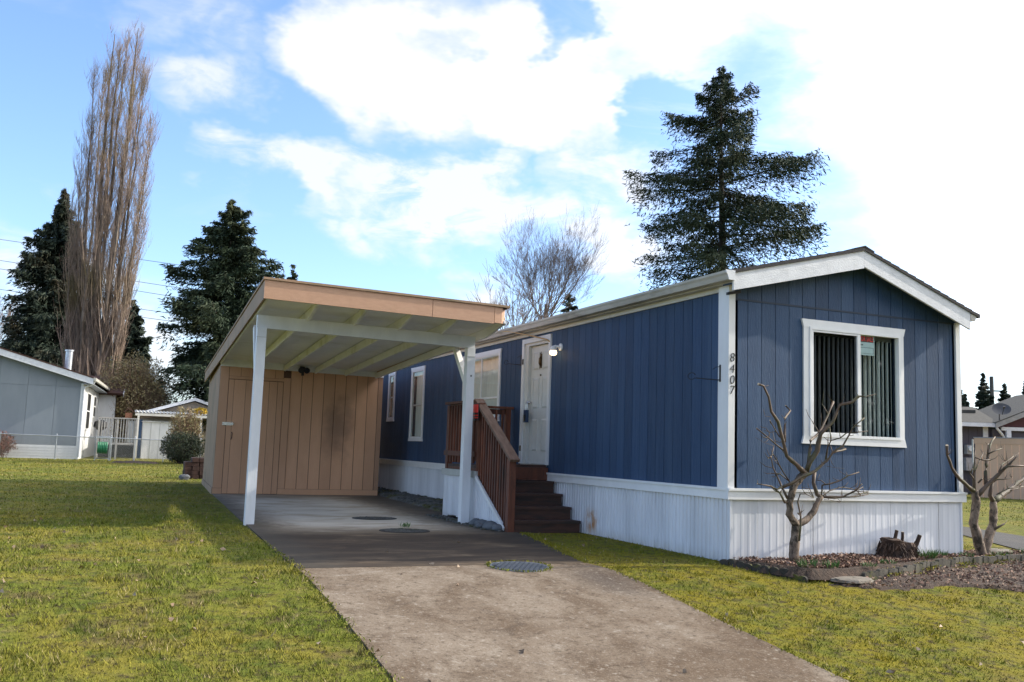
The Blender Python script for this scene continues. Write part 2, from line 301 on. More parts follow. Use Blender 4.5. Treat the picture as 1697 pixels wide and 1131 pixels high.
c, bb, d = grass_colour(t, P)
at = t.new('ShaderNodeAttribute', attribute_name='tone')
c = t.mix(t.smooth(at.outputs['Fac'], .0, 1., .0, .5), c, (.095, .125, .024))
c = t.mix(t.smooth(at.outputs['Fac'], .90, .96), c, (.32, .26, .13))
t.link(c, b.inputs['Base Color']); b.inputs['Roughness'].default_value = .7; b.inputs['Specular IOR Level'].default_value = .06
b.inputs['Transmission Weight'].default_value = 0
mt, t, b, P = base_mat('bed_soil')
c = t.mix(t.smooth(t.noise(P, 3.2, 8, .65), .35, .65), (.080, .050, .034), (.042, .029, .020))
c = t.mix(t.smooth(t.noise(P, 14, 7, .7), .5, .72, 0, .8), c, (.165, .105, .070))
t.link(c, b.inputs['Base Color']); b.inputs['Roughness'].default_value = .95
bp = t.new('ShaderNodeBump', i_Strength=1., i_Distance=.05); t.link(t.noise(P, 20, 7, .7), bp.inputs['Height']); t.link(bp.outputs[0], b.inputs['Normal'])
for nm, lo, hi in (('blue_paint', .86, 1.12), ('tan_paint', .92, 1.06), ('skirt_metal', .92, 1.03), ('redwood', .72, 1.2), ('redwood_tread', .75, 1.25), ('edging_grey', .6, 1.3), ('grey_siding', .93, 1.05), ('fence_tan', .9, 1.06)):
    t = NT(MATS[nm].node_tree); b = t.n['Principled BSDF']; old = b.inputs['Base Color'].links[0].from_socket; oi = t.new('ShaderNodeObjectInfo')
    hv = t.new('ShaderNodeHueSaturation'); t.link(t.smooth(oi.outputs['Random'], 0., 1., lo, hi), hv.inputs['Value']); t.link(old, hv.inputs['Color']); t.link(hv.outputs[0], b.inputs['Base Color'])
mt, t, b, P = base_mat('lamp_glow'); b.inputs['Base Color'].default_value = (.9, .85, .75, 1); b.inputs['Emission Color'].default_value = (1, .72, .38, 1); b.inputs['Emission Strength'].default_value = 2.2

# ------------------------------------------------------------------ geometry helpers
ORG = {}                                   # world origin of every thing, so parts can be given in world coordinates
class MB:
    def __init__(s): s.v = []; s.f = []
    def add(s, vs, fs):
        n = len(s.v); s.v += [tuple(p) for p in vs]; s.f += [tuple(i + n for i in q) for q in fs]; return s
    def hexa(s, p): return s.add(p, [(0, 3, 2, 1), (4, 5, 6, 7), (0, 1, 5, 4), (1, 2, 6, 5), (2, 3, 7, 6), (3, 0, 4, 7)])
    def box(s, x0, x1, y0, y1, z0, z1):
        return s.hexa([(x0, y0, z0), (x1, y0, z0), (x1, y1, z0), (x0, y1, z0), (x0, y0, z1), (x1, y0, z1), (x1, y1, z1), (x0, y1, z1)])
    def prism(s, poly, d):
        n = len(poly); p2 = [tuple(a + b for a, b in zip(p, d)) for p in poly]
        return s.add(list(poly) + p2, [tuple(range(n))[::-1], tuple(range(n, 2 * n))] + [(i, (i + 1) % n, n + (i + 1) % n, n + i) for i in range(n)])
    def beam(s, a, b, w, h, up=(0, 0, 1)):
        """rectangular bar from a to b, w across and h along up"""
        a, b = Vector(a), Vector(b); d = (b - a).normalized(); x = d.cross(Vector(up))
        x = x.normalized() if x.length > 1e-6 else Vector((1, 0, 0)); y = x.cross(d).normalized()
        x *= w / 2; y *= h / 2
        return s.hexa([a - x - y, a + x - y, b + x - y, b - x - y, a - x + y, a + x + y, b + x + y, b - x + y])
    def tube(s, pts, radii, n=6, cap=True):
        pts = [Vector(p) for p in pts]; k = len(pts)
        if isinstance(radii, (int, float)): radii = [radii] * k
        ref = Vector((.31, .17, .93)); base = len(s.v)
        for i, p in enumerate(pts):
            d = (pts[min(i + 1, k - 1)] - pts[max(i - 1, 0)]).normalized()
            x = d.cross(ref)
            if x.length < .15: x = d.cross(Vector((1, 0, 0)))
            x.normalize(); y = d.cross(x)
            for j in range(n):
                a = 2 * PI * j / n; s.v.append(tuple(p + (x * math.cos(a) + y * math.sin(a)) * radii[i]))
        for i in range(k - 1):
            for j in range(n):
                j2 = (j + 1) % n
                s.f.append((base + i * n + j, base + (i + 1) * n + j, base + (i + 1) * n + j2, base + i * n + j2))
        if cap:
            s.f.append(tuple(base + j for j in range(n))); s.f.append(tuple(base + (k - 1) * n + j for j in reversed(range(n))))
        return s
    def mesh(s, name, off=(0, 0, 0)):
        me = bpy.data.meshes.new(name)
        me.from_pydata([(a - off[0], b - off[1], c - off[2]) for a, b, c in s.v], [], s.f)
        me.update(); return me
    def build(s, name, mat, parent=None, loc=None, smooth=False):
        off = loc if loc else (ORG.get(parent.name, (0, 0, 0)) if parent else (0, 0, 0))
        me = s.mesh(name, off); return link(name, me, mat, parent, loc, smooth)
def link(name, me, mat, parent=None, loc=None, smooth=False):
    if isinstance(mat, str): mat = MATS[mat]
    if mat and not me.materials: me.materials.append(mat)
    if smooth:
        for p in me.polygons: p.use_smooth = True
    o = bpy.data.objects.new(name, me); COL.objects.link(o)
    if parent:
        o.parent = parent; po = ORG.get(parent.name, (0, 0, 0))
        if loc: o.location = tuple(a - b for a, b in zip(loc, po)); ORG[o.name] = tuple(loc)
        else: ORG[o.name] = po
    elif loc: o.location = loc; ORG[o.name] = tuple(loc)
    return o
def tag(o, label=None, cat=None, group=None, kind=None):
    for k, v in (('label', label), ('category', cat), ('group', group), ('kind', kind)):
        if v: o[k] = v
    return o
def thing(name, label, cat, loc=(0, 0, 0), group=None):
    o = bpy.data.objects.new(name, None); COL.objects.link(o); o.location = loc; ORG[o.name] = tuple(loc); o.empty_display_size = .2
    return tag(o, label, cat, group)
def share(o, loc_delta, name=None):
    """another piece on the same mesh, moved by loc_delta, under the same parent"""
    c = o.copy(); COL.objects.link(c); c.parent = o.parent; c.location = Vector(o.location) + Vector(loc_delta); return c
def np_mesh(name, verts, faces, attr=None):
    """verts (n,3), faces (m,k) -> mesh, fast"""
    me = bpy.data.meshes.new(name); n, k = len(verts), faces.shape[1]; mm = len(faces)
    me.vertices.add(n); me.vertices.foreach_set('co', np.asarray(verts, np.float32).ravel())
    me.loops.add(mm * k); me.loops.foreach_set('vertex_index', faces.astype(np.int32).ravel())
    me.polygons.add(mm); me.polygons.foreach_set('loop_start', np.arange(0, mm * k, k, dtype=np.int32))
    if attr:
        for an, av in attr.items():
            a = me.attributes.new(an, 'FLOAT', 'POINT'); a.data.foreach_set('value', np.asarray(av, np.float32))
    me.update(calc_edges=True); return me
def leaf_cards(cen, dirs, length, width, rng, curl=.25):
    """diamond leaf blades: centre, direction, length, width arrays -> verts, quad faces"""
    n = len(cen); d = dirs / np.linalg.norm(dirs, axis=1, keepdims=True)
    r = rng.normal(size=(n, 3)); w = np.cross(d, r); w /= np.linalg.norm(w, axis=1, keepdims=True) + 1e-9
    L = np.broadcast_to(length, (n,))[:, None]; Wd = np.broadcast_to(width, (n,))[:, None]
    up = np.cross(w, d) * L * curl * .3
    v = np.stack([cen - d * L * .5, cen + w * Wd * .5 + up, cen + d * L * .5, cen - w * Wd * .5 + up], 1).reshape(-1, 3)
    f = np.arange(n * 4).reshape(n, 4); return v, f
def wall_cells(mb, a0, a1, z0, z1, holes, put):
    """wall from a0..a1 x z0..z1 with rectangular openings; put(mb,a0,a1,z0,z1) adds one solid cell"""
    A = sorted({a0, a1, *[h[0] for h in holes], *[h[1] for h in holes]}); A = [a for a in A if a0 <= a <= a1]
    for i in range(len(A) - 1):
        z = z0; mid = (A[i] + A[i + 1]) / 2
        for h in sorted([h for h in holes if h[0] < mid < h[1]], key=lambda h: h[2]):
            if h[2] > z: put(mb, A[i], A[i + 1], z, h[2])
            z = max(z, h[3])
        if z < z1: put(mb, A[i], A[i + 1], z, z1)
def gz(y):
    """height of the ground: level round the houses, falling to the street in front"""
    t = .3 - y
    if t <= 0: return 0.
    return -.10 * (t - .4 * (1 - math.exp(-t / .4))) if t < 7.5 else -.71
def gzn(y):
    t = np.maximum(.3 - y, 0); return np.where(t < 7.5, -.10 * (t - .4 * (1 - np.exp(-t / .4))), -.71)

# ------------------------------------------------------------------ ground, drive
ys = [-60, -30, -12, -9] + [-8 + .25 * i for i in range(36)] + [2, 4, 8, 14, 22, 32, 45, 60, 90, 140, 250, 500, 1200]
xs = [-700, -200, -80, -40, -25, -16, -12, -9, -7, -5.5, -4, -2, 0, 2, 4, 7, 12, 20, 35, 70, 200, 700]
mb = MB(); mb.v = [(x, y, gz(y)) for y in ys for x in xs]; nx = len(xs)
mb.f = [(j * nx + i, j * nx + i + 1, (j + 1) * nx + i + 1, (j + 1) * nx + i) for j in range(len(ys) - 1) for i in range(nx - 1)]
tag(mb.build('ground', 'lawn_soil', smooth=True), 'mossy lawn ground sloping gently down to the street', kind='structure')

def slab(name, mat, rows, thick, label):
    """concrete sheet from rows of (y, xl, xr)"""
    mb = MB(); n = 7
    for y, xl, xr in rows:
        for i in range(n): mb.v.append((xl + (xr - xl) * i / (n - 1), y, gz(y) + .016))
    m_ = len(rows)
    for j in range(m_ - 1):
        for i in range(n - 1): mb.f.append((j * n + i, j * n + i + 1, (j + 1) * n + i + 1, (j + 1) * n + i))
    top = len(mb.v); rim = [i for i in range(n)] + [j * n + n - 1 for j in range(1, m_)] + [(m_ - 1) * n + i for i in range(n - 2, -1, -1)] + [j * n for j in range(m_ - 2, 0, -1)]
    for q in rim: x, y, z = mb.v[q]; mb.v.append((x, y, z - thick))
    k = len(rim)
    for i in range(k): mb.f.append((rim[(i + 1) % k], rim[i], top + i, top + (i + 1) % k))
    return tag(mb.build(name, mat), label, kind='structure')
slab('carport_slab', 'concrete_slab', [(.135, -4.86, -1.80), (1., -4.86, -1.62), (2., -4.83, -1.38), (3., -4.78, -1.15), (3.5, -4.76, -1.10), (3.60, -4.757, -1.10)], .12, 'front bay of the concrete carport slab, dark with stain and painted house shadow')
slab('carport_slab', 'concrete_slab', [(3.612, -4.757, -1.10), (5, -4.70, -1.15), (6.2, -4.66, -.98), (9, -4.54, -.86), (12.6, -4.40, -.68)], .12, 'stained pale concrete slab under the carport, its middle painted lighter as if lit')
slab('driveway', 'concrete_apron', [(-10, -4.80, -1.72), (-8, -4.78, -1.70)] + [(-7.5 + .5 * i, -4.79 - .004 * i, -1.69) for i in range(13)] + [(-1, -4.84, -1.66), (-.5, -4.85, -1.66), (-.2, -4.86, -1.68), (.12, -4.87, -1.78)], .12, 'sloping concrete drive with brown stains')
# neighbour's drive on the far right: a narrow strip
mb = MB()
rows = [((3.2, -4.6), (5.2, -2.6)), ((4.3, -1.7), (6.5, -.1)), ((5.47, .53), (7.99, 2.5)), ((6.88, 2.81), (8.7, 4.38)), ((9.5, 7.2), (11.0, 8.6)), ((14, 14), (15.3, 15.4))]
for (a, b) in rows: mb.v += [(a[0], a[1], gz(a[1]) + .012), (b[0], b[1], gz(b[1]) + .012)]
mb.f = [(2 * i, 2 * i + 1, 2 * i + 3, 2 * i + 2) for i in range(len(rows) - 1)]
tag(mb.build('asphalt_path', 'asphalt'), 'narrow asphalt strip beyond the blue house', kind='structure')

# ================================================================== the blue mobile home
HW, HL = 3.63, 17.0                                      # width of the end wall, length of the long wall
home = thing('mobile_home', 'long dark blue mobile home with white trim, ribbed white skirting and number 8407', 'mobile home')
def zr(x): return 3.83 - .249 * (1.83 - x) if x < 1.83 else 3.83 - .344 * (x - 1.83)   # top of the roof
def zu(x): return zr(x) - .12
WLONG = [(4.90, 5.87, .93, 3.03), (7.03, 8.85, 1.80, 2.96), (11.53, 12.39, 1.40, 2.94), (13.89, 14.38, 1.88, 2.97)]
WEND = [(1.15, 2.59, 1.48, 2.80)]
mb = MB()
wall_cells(mb, .0, HL, .70, 3.15, WLONG, lambda m, a, b, c, d: m.box(.009, .09, a, b, c, d))
mb.build('long_wall', 'blue_core', home)
mb = MB()
wall_cells(mb, .09, HW - .09, .70, 3.08, WEND, lambda m, a, b, c, d: m.box(a, b, .009, .09, c, d))
mb.prism([(.09, .012, 3.08), (HW - .09, .012, 3.08), (HW - .09, .012, zu(HW - .09)), (1.83, .012, zu(1.83)), (.09, .012, zu(.09))], (0, .078, 0))
mb.build('end_wall', 'blue_core', home)
mb = MB(); mb.box(HW - .09, HW, .0, HL, .70, 3.10); mb.build('far_side_wall', 'blue_paint', home)
mb = MB(); mb.box(.09, HW - .09, HL - .09, HL, .70, 3.10); mb.prism([(.0, HL, 3.08), (HW, HL, 3.08), (HW, HL, zu(HW)), (1.83, HL, zu(1.83)), (0, HL, zu(0))], (0, -.08, 0)); mb.build('rear_wall', 'blue_paint', home)
mb = MB(); mb.box(.09, HW - .09, .09, HL - .09, .76, .84); mb.build('floor_deck', 'room_dark', home)
mb = MB(); mb.box(.09, HW - .09, .09, HL - .09, 3.05, 3.10); mb.build('ceiling_panel', 'room_dark', home)
mb = MB(); mb.box(.10, HW - .1, 1.9, 1.96, .85, 3.04); mb.box(.10, HW - .1, 6.4, 6.46, .85, 3.04); mb.box(.10, HW - .1, 10.6, 10.66, .85, 3.04); mb.box(1.5, 1.56, 2.0, HL - .1, .85, 3.04); mb.build('inner_wall', 'room_dark', home)
# ---- grooved boards, each strip between two grooves
PW, GR = .2035, .008
protoL = None
def boards_long(y0, y1, z0, z1):
    """one strip of the long wall, cut into separate boards round the openings"""
    out = []
    def put(m, a, b, c, d):
        if b - a > .012 and d - c > .012: out.append(MB().box(0, .014, a, b, c, d).build('siding_board', 'blue_paint', home))
    wall_cells(None, y0, y1, z0, z1, [h for h in WLONG if h[0] < y1 and h[1] > y0], put)
    return out
y = .19
while y < HL - .05:
    y1 = min(y + PW - GR, HL)
    hit = any(h[0] < y1 - .01 and h[1] > y + .01 for h in WLONG)
    if not hit and y1 < HL and protoL is not None:
        share(protoL[0], (0, y - protoL[1], 0))
    else:
        o = boards_long(y, y1, .80, 3.16)
        if not hit and protoL is None: protoL = (o[0], y)
    y += PW
x = .035
SEAM = 3.04
while x < HW - .06:
    x1 = min(x + PW - GR, HW - .055)
    def put(m, a, b, c, d):
        if b - a > .012 and d - c > .012: MB().box(a, b, 0, .014, c, d).build('siding_board', 'blue_paint', home)
    wall_cells(None, x, x1, .80, SEAM, [h for h in WEND if h[0] < x1 and h[1] > x], put)
    a, b = zu(x), zu(x1); s0 = SEAM + .014
    mb = MB()
    if x < 1.83 < x1: mb.prism([(x, .001, s0), (x1, .001, s0), (x1, .001, b), (1.83, .001, zu(1.83)), (x, .001, a)], (0, .013, 0))
    else: mb.prism([(x, .001, s0), (x1, .001, s0), (x1, .001, b), (x, .001, a)], (0, .013, 0))
    mb.build('siding_board', 'blue_paint', home); x += PW
mb = MB(); mb.box(.035, HW - .055, -.006, .006, SEAM - .004, SEAM + .018); mb.build('seam_flashing', 'blue_core', home)
# ---- trim
mb = MB(); mb.box(-.058, .0, -.03, .175, .84, 3.20); mb.build('corner_board', 'white_paint', home)
mb = MB(); mb.box(.001, .032, -.030, -.001, .84, 3.14); mb.build('corner_board', 'white_paint', home)
mb = MB(); mb.box(HW - .055, HW + .025, -.03, .0, .84, 3.06); mb.build('corner_board', 'white_paint', home)
for a, b in ((.18, 4.77), (4.775, 10.9), (10.905, HL)):
    mb = MB(); mb.box(-.024, -.001, a, b, 3.150, 3.31); mb.build('frieze_board', 'frieze_paint', home)
def skirt_trim(pa, pb, nrm):
    mb = MB(); (x0, y0), (x1, y1) = pa, pb
    for d0, d1, za, zb in ((0, .045, .715, .815), (0, .062, .815, .842)):
        xa, xb = sorted((x0 + nrm[0] * d0, x1 + nrm[0] * d1)); ya, yb = sorted((y0 + nrm[1] * d0, y1 + nrm[1] * d1)); mb.box(xa, xb, ya, yb, za, zb)
    mb.build('skirting_rail', 'white_trim', home)
skirt_trim((0, 0.0), (0, 4.79), (-1, 0)); skirt_trim((0, 6.37), (0, HL), (-1, 0)); skirt_trim((-.062, 0), (HW + .062, 0), (0, -1))
# ---- ribbed skirting: sheets of about 0.4 m with folded ribs
def skirt_sheet(w, n, depth, z0, z1, along):
    mb = MB(); pts = []; p = w / n
    for i in range(n): pts += [(i * p, 0), (i * p + p * .58, 0), (i * p + p * .66, depth), (i * p + p * .92, depth)]
    pts.append((w - .002, 0))
    for a, d in pts:
        for z in (z0, z1): mb.v.append((-d - .002, a, z) if along == 'y' else (a, -d - .002, z))
    for i in range(len(pts) - 1):
        q = (2 * i, 2 * i + 1, 2 * i + 3, 2 * i + 2); mb.f.append(q if along == 'x' else q[::-1])
    return mb
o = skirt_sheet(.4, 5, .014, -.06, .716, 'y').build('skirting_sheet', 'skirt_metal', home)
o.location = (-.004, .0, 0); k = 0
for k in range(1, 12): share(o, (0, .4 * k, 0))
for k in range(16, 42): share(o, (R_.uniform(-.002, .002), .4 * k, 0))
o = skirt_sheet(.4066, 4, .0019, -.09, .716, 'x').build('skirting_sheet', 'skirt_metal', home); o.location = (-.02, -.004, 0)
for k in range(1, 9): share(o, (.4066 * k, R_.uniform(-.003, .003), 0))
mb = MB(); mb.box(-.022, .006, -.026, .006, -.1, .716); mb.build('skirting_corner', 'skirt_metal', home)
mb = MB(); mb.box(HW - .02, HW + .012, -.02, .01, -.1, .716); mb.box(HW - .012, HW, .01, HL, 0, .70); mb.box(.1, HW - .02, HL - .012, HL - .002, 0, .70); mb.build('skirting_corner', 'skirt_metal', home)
# ---- roof: two slopes of stepped shingle courses
def roof_slope(xa, xb):
    mb = MB(); n = 14; prof = []
    for i in range(n):
        xi = xa + (xb - xa) * i / n; xj = xa + (xb - xa) * (i + 1) / n
        prof += [(xi, zr(xi) + .012), (xj, zr(xj) + .002)]
    poly = prof + [(xb, zr(xb) - .035), (xa, zr(xa) - .035)]
    mb.prism([(px, -.235, pz) for px, pz in poly], (0, HL + .43, 0)); return mb
roof_slope(-.16, 1.829).build('roof', 'shingle', home); roof_slope(3.79, 1.831).build('roof', 'shingle', home)
mb = MB(); mb.prism([(1.68, -.238, zr(1.68) + .022), (1.83, -.238, 3.858), (1.98, -.238, zr(1.98) + .022), (1.98, -.238, zr(1.98) + .008), (1.83, -.238, 3.84), (1.68, -.238, zr(1.68) + .008)], (0, HL + .44, 0)); mb.build('ridge_cap', 'shingle', home)
for xa, xb, dz in ((-.135, 1.829, .235), (1.831, 3.63, .235)):
    mb = MB(); mb.prism([(xa, -.218, zr(xa) - .036), (xb, -.218, zr(xb) - .036), (xb, -.218, zr(xb) - dz - .02), (xa, -.218, zr(xa) - dz + .0)], (0, .03, 0)); mb.build('rake_board', 'fascia_white', home)
    mb = MB(); mb.prism([(xa + .01, -.187, zr(xa) - .14), (xb, -.187, zr(xb) - .14), (xb, -.187, zr(xb) - .155), (xa + .01, -.187, zr(xa) - .155)], (0, .187, 0)); mb.build('soffit', 'blue_paint', home)
mb = MB(); mb.box(-.125, -.024, -.18, HL, 3.205, 3.222); mb.box(-.13, -.105, -.18, HL, 3.222, 3.31); mb.build('eave_soffit', 'gutter_paint', home)
mb = MB(); mb.prism([(-.131, -.235, 3.325), (-.255, -.235, 3.325), (-.25, -.235, 3.300), (-.232, -.235, 3.275), (-.212, -.235, 3.225), (-.131, -.235, 3.220)], (0, HL + .4, 0)); mb.build('gutter', 'gutter_paint', home)
mb = MB(); mb.prism([(-.133, -.246, 3.330), (-.262, -.246, 3.330), (-.256, -.246, 3.298), (-.236, -.246, 3.272), (-.216, -.246, 3.217), (-.133, -.246, 3.214)], (0, .012, 0)); mb.build('gutter_end', 'fascia_white', home)
mb = MB(); mb.prism([(3.635, -.22, 3.165), (3.76, -.22, 3.165), (3.755, -.22, 3.145), (3.735, -.22, 3.12), (3.715, -.22, 3.075), (3.635, -.22, 3.07)], (0, HL + .3, 0)); mb.build('gutter', 'gutter_paint', home)
mb = MB(); mb.box(-.07, -.058, -.024, .012, 3.085, 3.115); mb.beam((-.064, -.034, 3.10), (.10, -.034, 3.135), .012, .034); mb.build('loose_flashing', 'iron', home)
# ---- end window: flared white casing, sliding vinyl sashes, hanging blinds behind
win = None
mb = MB()
x0, x1, z0, z1 = 1.02, 2.69, 1.387, 2.899; wi = .105
for quad in ([(x0 + .03, z0 + .1), (x0 + wi + .01, z0 + .1), (x0 + wi + .01, z1 - .1), (x0 + .03, z1 - .1)], [(x1 - wi - .01, z0 + .1), (x1 - .03, z0 + .1), (x1 - .03, z1 - .1), (x1 - wi - .01, z1 - .1)]):
    mb.prism([(a, -.024, c) for a, c in quad], (0, .024, 0))
mb.prism([(x0 + .03, -.028, z1 - .1), (x1 - .03, -.028, z1 - .1), (x1, -.028, z1), (x0, -.028, z1)], (0, .028, 0))
mb.prism([(x0, -.028, z0), (x1, -.028, z0), (x1 - .03, -.028, z0 + .1), (x0 + .03, -.028, z0 + .1)], (0, .028, 0))
win = mb.build('window', 'white_trim', home)
def ring(mb, a0, a1, z0, z1, w, d0, d1, put):
    put(mb, a0, a1, z0, z0 + w, d0, d1); put(mb, a0, a1, z1 - w, z1, d0, d1); put(mb, a0, a0 + w, z0 + w, z1 - w, d0, d1); put(mb, a1 - w, a1, z0 + w, z1 - w, d0, d1)
putE = lambda m, a, b, c, d, e, f: m.box(a, b, e, f, c, d)
putL = lambda m, a, b, c, d, e, f: m.box(e, f, a, b, c, d)
mb = MB(); ring(mb, 1.135, 2.60, 1.475, 2.81, .035, -.038, .03, putE); mb.build('frame', 'vinyl', win)
mb = MB(); ring(mb, 1.172, 1.93, 1.512, 2.772, .022, -.030, .0, putE); mb.box(1.885, 1.935, -.034, .02, 1.512, 2.772); mb.build('sash', 'vinyl', win)
mb = MB(); mb.add([(1.194, -.014, 1.534), (1.886, -.014, 1.534), (1.886, -.014, 2.75), (1.194, -.014, 2.75)], [(0, 1, 2, 3)]); mb.build('screen_pane', 'screen_glass', win)
mb = MB(); mb.add([(1.936, .004, 1.512), (2.564, .004, 1.512), (2.564, .004, 2.772), (1.936, .004, 2.772)], [(0, 1, 2, 3)]); mb.build('pane', 'pane_glass', win)
mb = MB(); mb.box(1.16, 2.58, .10, .15, 2.73, 2.79); mb.build('blind_rail', 'blind_dim', win)
for i in range(23):
    xx = 1.20 + i * .0735; rot = math.radians(R_.uniform(60, 74)); w = .040
    if i >= 19: rot = math.radians(R_.uniform(40, 52))
    dx, dy = math.cos(rot) * w, math.sin(rot) * w
    mb = MB(); mb.prism([(xx - dx, .125 - dy, 1.50), (xx + dx, .125 + dy, 1.50), (xx + dx - .003, .125 + dy + .002, 1.50), (xx - dx - .003, .125 - dy + .002, 1.50)], (0, 0, 1.23))
    mb.build('blind_slat', 'blind', win)
# ---- windows of the long wall
def long_window(y0, y1, z0, z1, w, sashes, mull=None):
    mb = MB(); e = .03
    mb.box(-.024, 0, y0 + e, y0 + w, z0 + .08, z1 - .08); mb.box(-.024, 0, y1 - w, y1 - e, z0 + .08, z1 - .08)
    mb.prism([(-.028, y0 + e, z1 - .08), (-.028, y1 - e, z1 - .08), (-.028, y1, z1), (-.028, y0, z1)], (.028, 0, 0))
    mb.prism([(-.028, y0, z0), (-.028, y1, z0), (-.028, y1 - e, z0 + .08), (-.028, y0 + e, z0 + .08)], (.028, 0, 0))
    wn = mb.build('window', 'white_trim', home)
    mb = MB(); ring(mb, y0 + w - .005, y1 - w + .005, z0 + .075, z1 - .075, .028, -.020, .03, putL); mb.build('frame', 'vinyl', wn)
    for a, b, c, d in sashes:
        mb = MB(); ring(mb, a, b, c, d, .018, -.008, .012, putL); mb.build('sash', 'gutter_paint' if mull is None else 'vinyl', wn)
        mb = MB(); mb.add([(.002, b - .018, c + .018), (.002, a + .018, c + .018), (.002, a + .018, d - .018), (.002, b - .018, d - .018)], [(0, 1, 2, 3)]); mb.build('pane', 'pane_glass', wn)
    return wn
zc = 2.14
w2 = long_window(11.433, 12.493, 1.303, 3.038, .10, [(11.555, 12.371, 1.40, zc), (11.555, 12.371, zc, 2.94)])
w3 = long_window(13.805, 14.465, 1.789, 3.059, .085, [(13.915, 14.355, 1.89, 2.40), (13.915, 14.355, 2.40, 2.96)])
w1 = long_window(6.93, 8.95, 1.70, 3.05, .10, [(7.055, 7.94, 1.80, 2.15), (7.055, 7.94, 2.15, 2.95), (7.94, 8.825, 1.80, 2.15), (7.94, 8.825, 2.15, 2.95)], True)
for wn, y0, y1, z0, z1 in ((w2, 11.52, 12.40, 1.38, 2.95), (w3, 13.88, 14.40, 1.86, 2.98), (w1, 7.02, 8.86, 1.76, 2.97)):
    mb = MB(); n = 26                                       # wavy curtain just behind the glass
    for i in range(n + 1):
        a = y0 + (y1 - y0) * i / n; d = .115 + .018 * math.sin(i * 1.9) + .008 * math.sin(i * 4.7); mb.v += [(d, a, z0), (d, a, z1)]
    mb.f = [(2 * i, 2 * i + 1, 2 * i + 3, 2 * i + 2) for i in range(n)]
    mb.build('curtain', 'curtain', wn)
# ---- entrance door, recessed behind a deep jamb
mb = MB()
mb.box(-.03, 0, 4.82, 4.90, .96, 3.11); mb.box(-.03, 0, 5.87, 5.96, .96, 3.11); mb.box(-.03, 0, 4.90, 5.87, 3.03, 3.11)
dr = mb.build('door_frame', 'white_paint', home)
mb = MB(); mb.box(.0, .11, 4.895, 4.905, .96, 3.03); mb.box(.0, .11, 5.74, 5.875, .96, 3.03); mb.box(.0, .11, 4.905, 5.74, 2.98, 3.035); mb.build('jamb', 'door_paint', dr)
mb = MB(); mb.box(-.035, .11, 4.895, 5.875, .93, .965); mb.build('threshold', 'galvanised', dr)
DX = .055
mb = MB(); mb.box(DX, DX + .04, 4.91, 5.735, .97, 2.975)
door = mb.build('door', 'door_paint', home)
for (a0, a1) in ((5.02, 5.27), (5.39, 5.63)):
    for (c0, c1) in ((1.18, 1.72), (1.90, 2.42), (2.56, 2.86)):
        mb = MB()
        mb.prism([(DX, a0, c0), (DX, a1, c0), (DX - .014, a1 - .03, c0 + .03), (DX - .014, a0 + .03, c0 + .03)], (.012, 0, 0))
        mb.prism([(DX, a0, c1), (DX, a1, c1), (DX - .014, a1 - .03, c1 - .03), (DX - .014, a0 + .03, c1 - .03)][::-1], (.012, 0, 0))
        mb.box(DX - .008, DX + .001, a0 + .03, a1 - .03, c0 + .03, c1 - .03); mb.box(DX - .014, DX, a0, a0 + .025, c0, c1); mb.box(DX - .014, DX, a1 - .025, a1, c0, c1)
        mb.build('raised_panel', 'door_paint', door)
mb = MB(); mb.tube([(DX, 5.66, 2.00), (DX - .05, 5.66, 2.00)], [.012, .012], 8); mb.tube([(DX - .05, 5.66, 2.0), (DX - .065, 5.66, 2.0), (DX - .085, 5.66, 2.0)], [.018, .028, .016], 10); mb.build('handle', 'chrome', door)
mb = MB()
mb.tube([(DX - .01, 5.325, 2.80), (DX - .03, 5.325, 2.74), (DX - .03, 5.325, 2.66), (DX - .012, 5.325, 2.60)], [.006, .022, .026, .006], 8); mb.box(DX - .02, DX, 5.30, 5.35, 2.58, 2.82); mb.tube([(DX - .01, 5.325, 2.86), (DX - .02, 5.325, 2.81)], [.004, .012], 6); mb.tube([(DX - .02, 5.325, 2.46), (DX, 5.325, 2.46)], .014, 8); mb.build('knocker', 'brass_dark', door)
for z in (2.72, 1.22):
    mb = MB(); mb.box(-.038, -.029, 5.885, 5.93, z - .045, z + .045); mb.tube([(-.04, 5.89, z - .05), (-.04, 5.89, z + .05)], .007, 6); mb.build('hinge', 'brass_dark' if z < 2 else 'iron', dr)
# ---- house number, one raised figure at a time
def figures(ch, size, loc, rot, mat, parent, name, extrude=.003, shear=.15, weight=-.022):
    cu = bpy.data.curves.new(name, 'FONT'); cu.body = ch; cu.size = size; cu.extrude = extrude; cu.shear = shear; cu.resolution_u = 3; cu.offset = weight * size
    cu.align_x = 'CENTER'; cu.align_y = 'CENTER'
    t_ = bpy.data.objects.new('tmp', cu); COL.objects.link(t_)
    bpy.context.view_layer.update(); dg = bpy.context.evaluated_depsgraph_get()
    me = bpy.data.meshes.new_from_object(t_.evaluated_get(dg)); bpy.data.objects.remove(t_); bpy.data.curves.remove(cu)
    me.transform(Matrix.Translation(Vector(loc) - Vector(ORG.get(parent.name, (0, 0, 0)))) @ rot); me.name = name
    return link(name, me, mat, parent)
RE = Matrix.Rotation(PI / 2, 4, 'X')
for ch, z in (('8', 2.345), ('4', 2.215), ('0', 2.085), ('7', 1.965)):
    figures(ch, .150, (-.012, -.034, z), RE, 'iron', home, 'house_number', .004, .12)

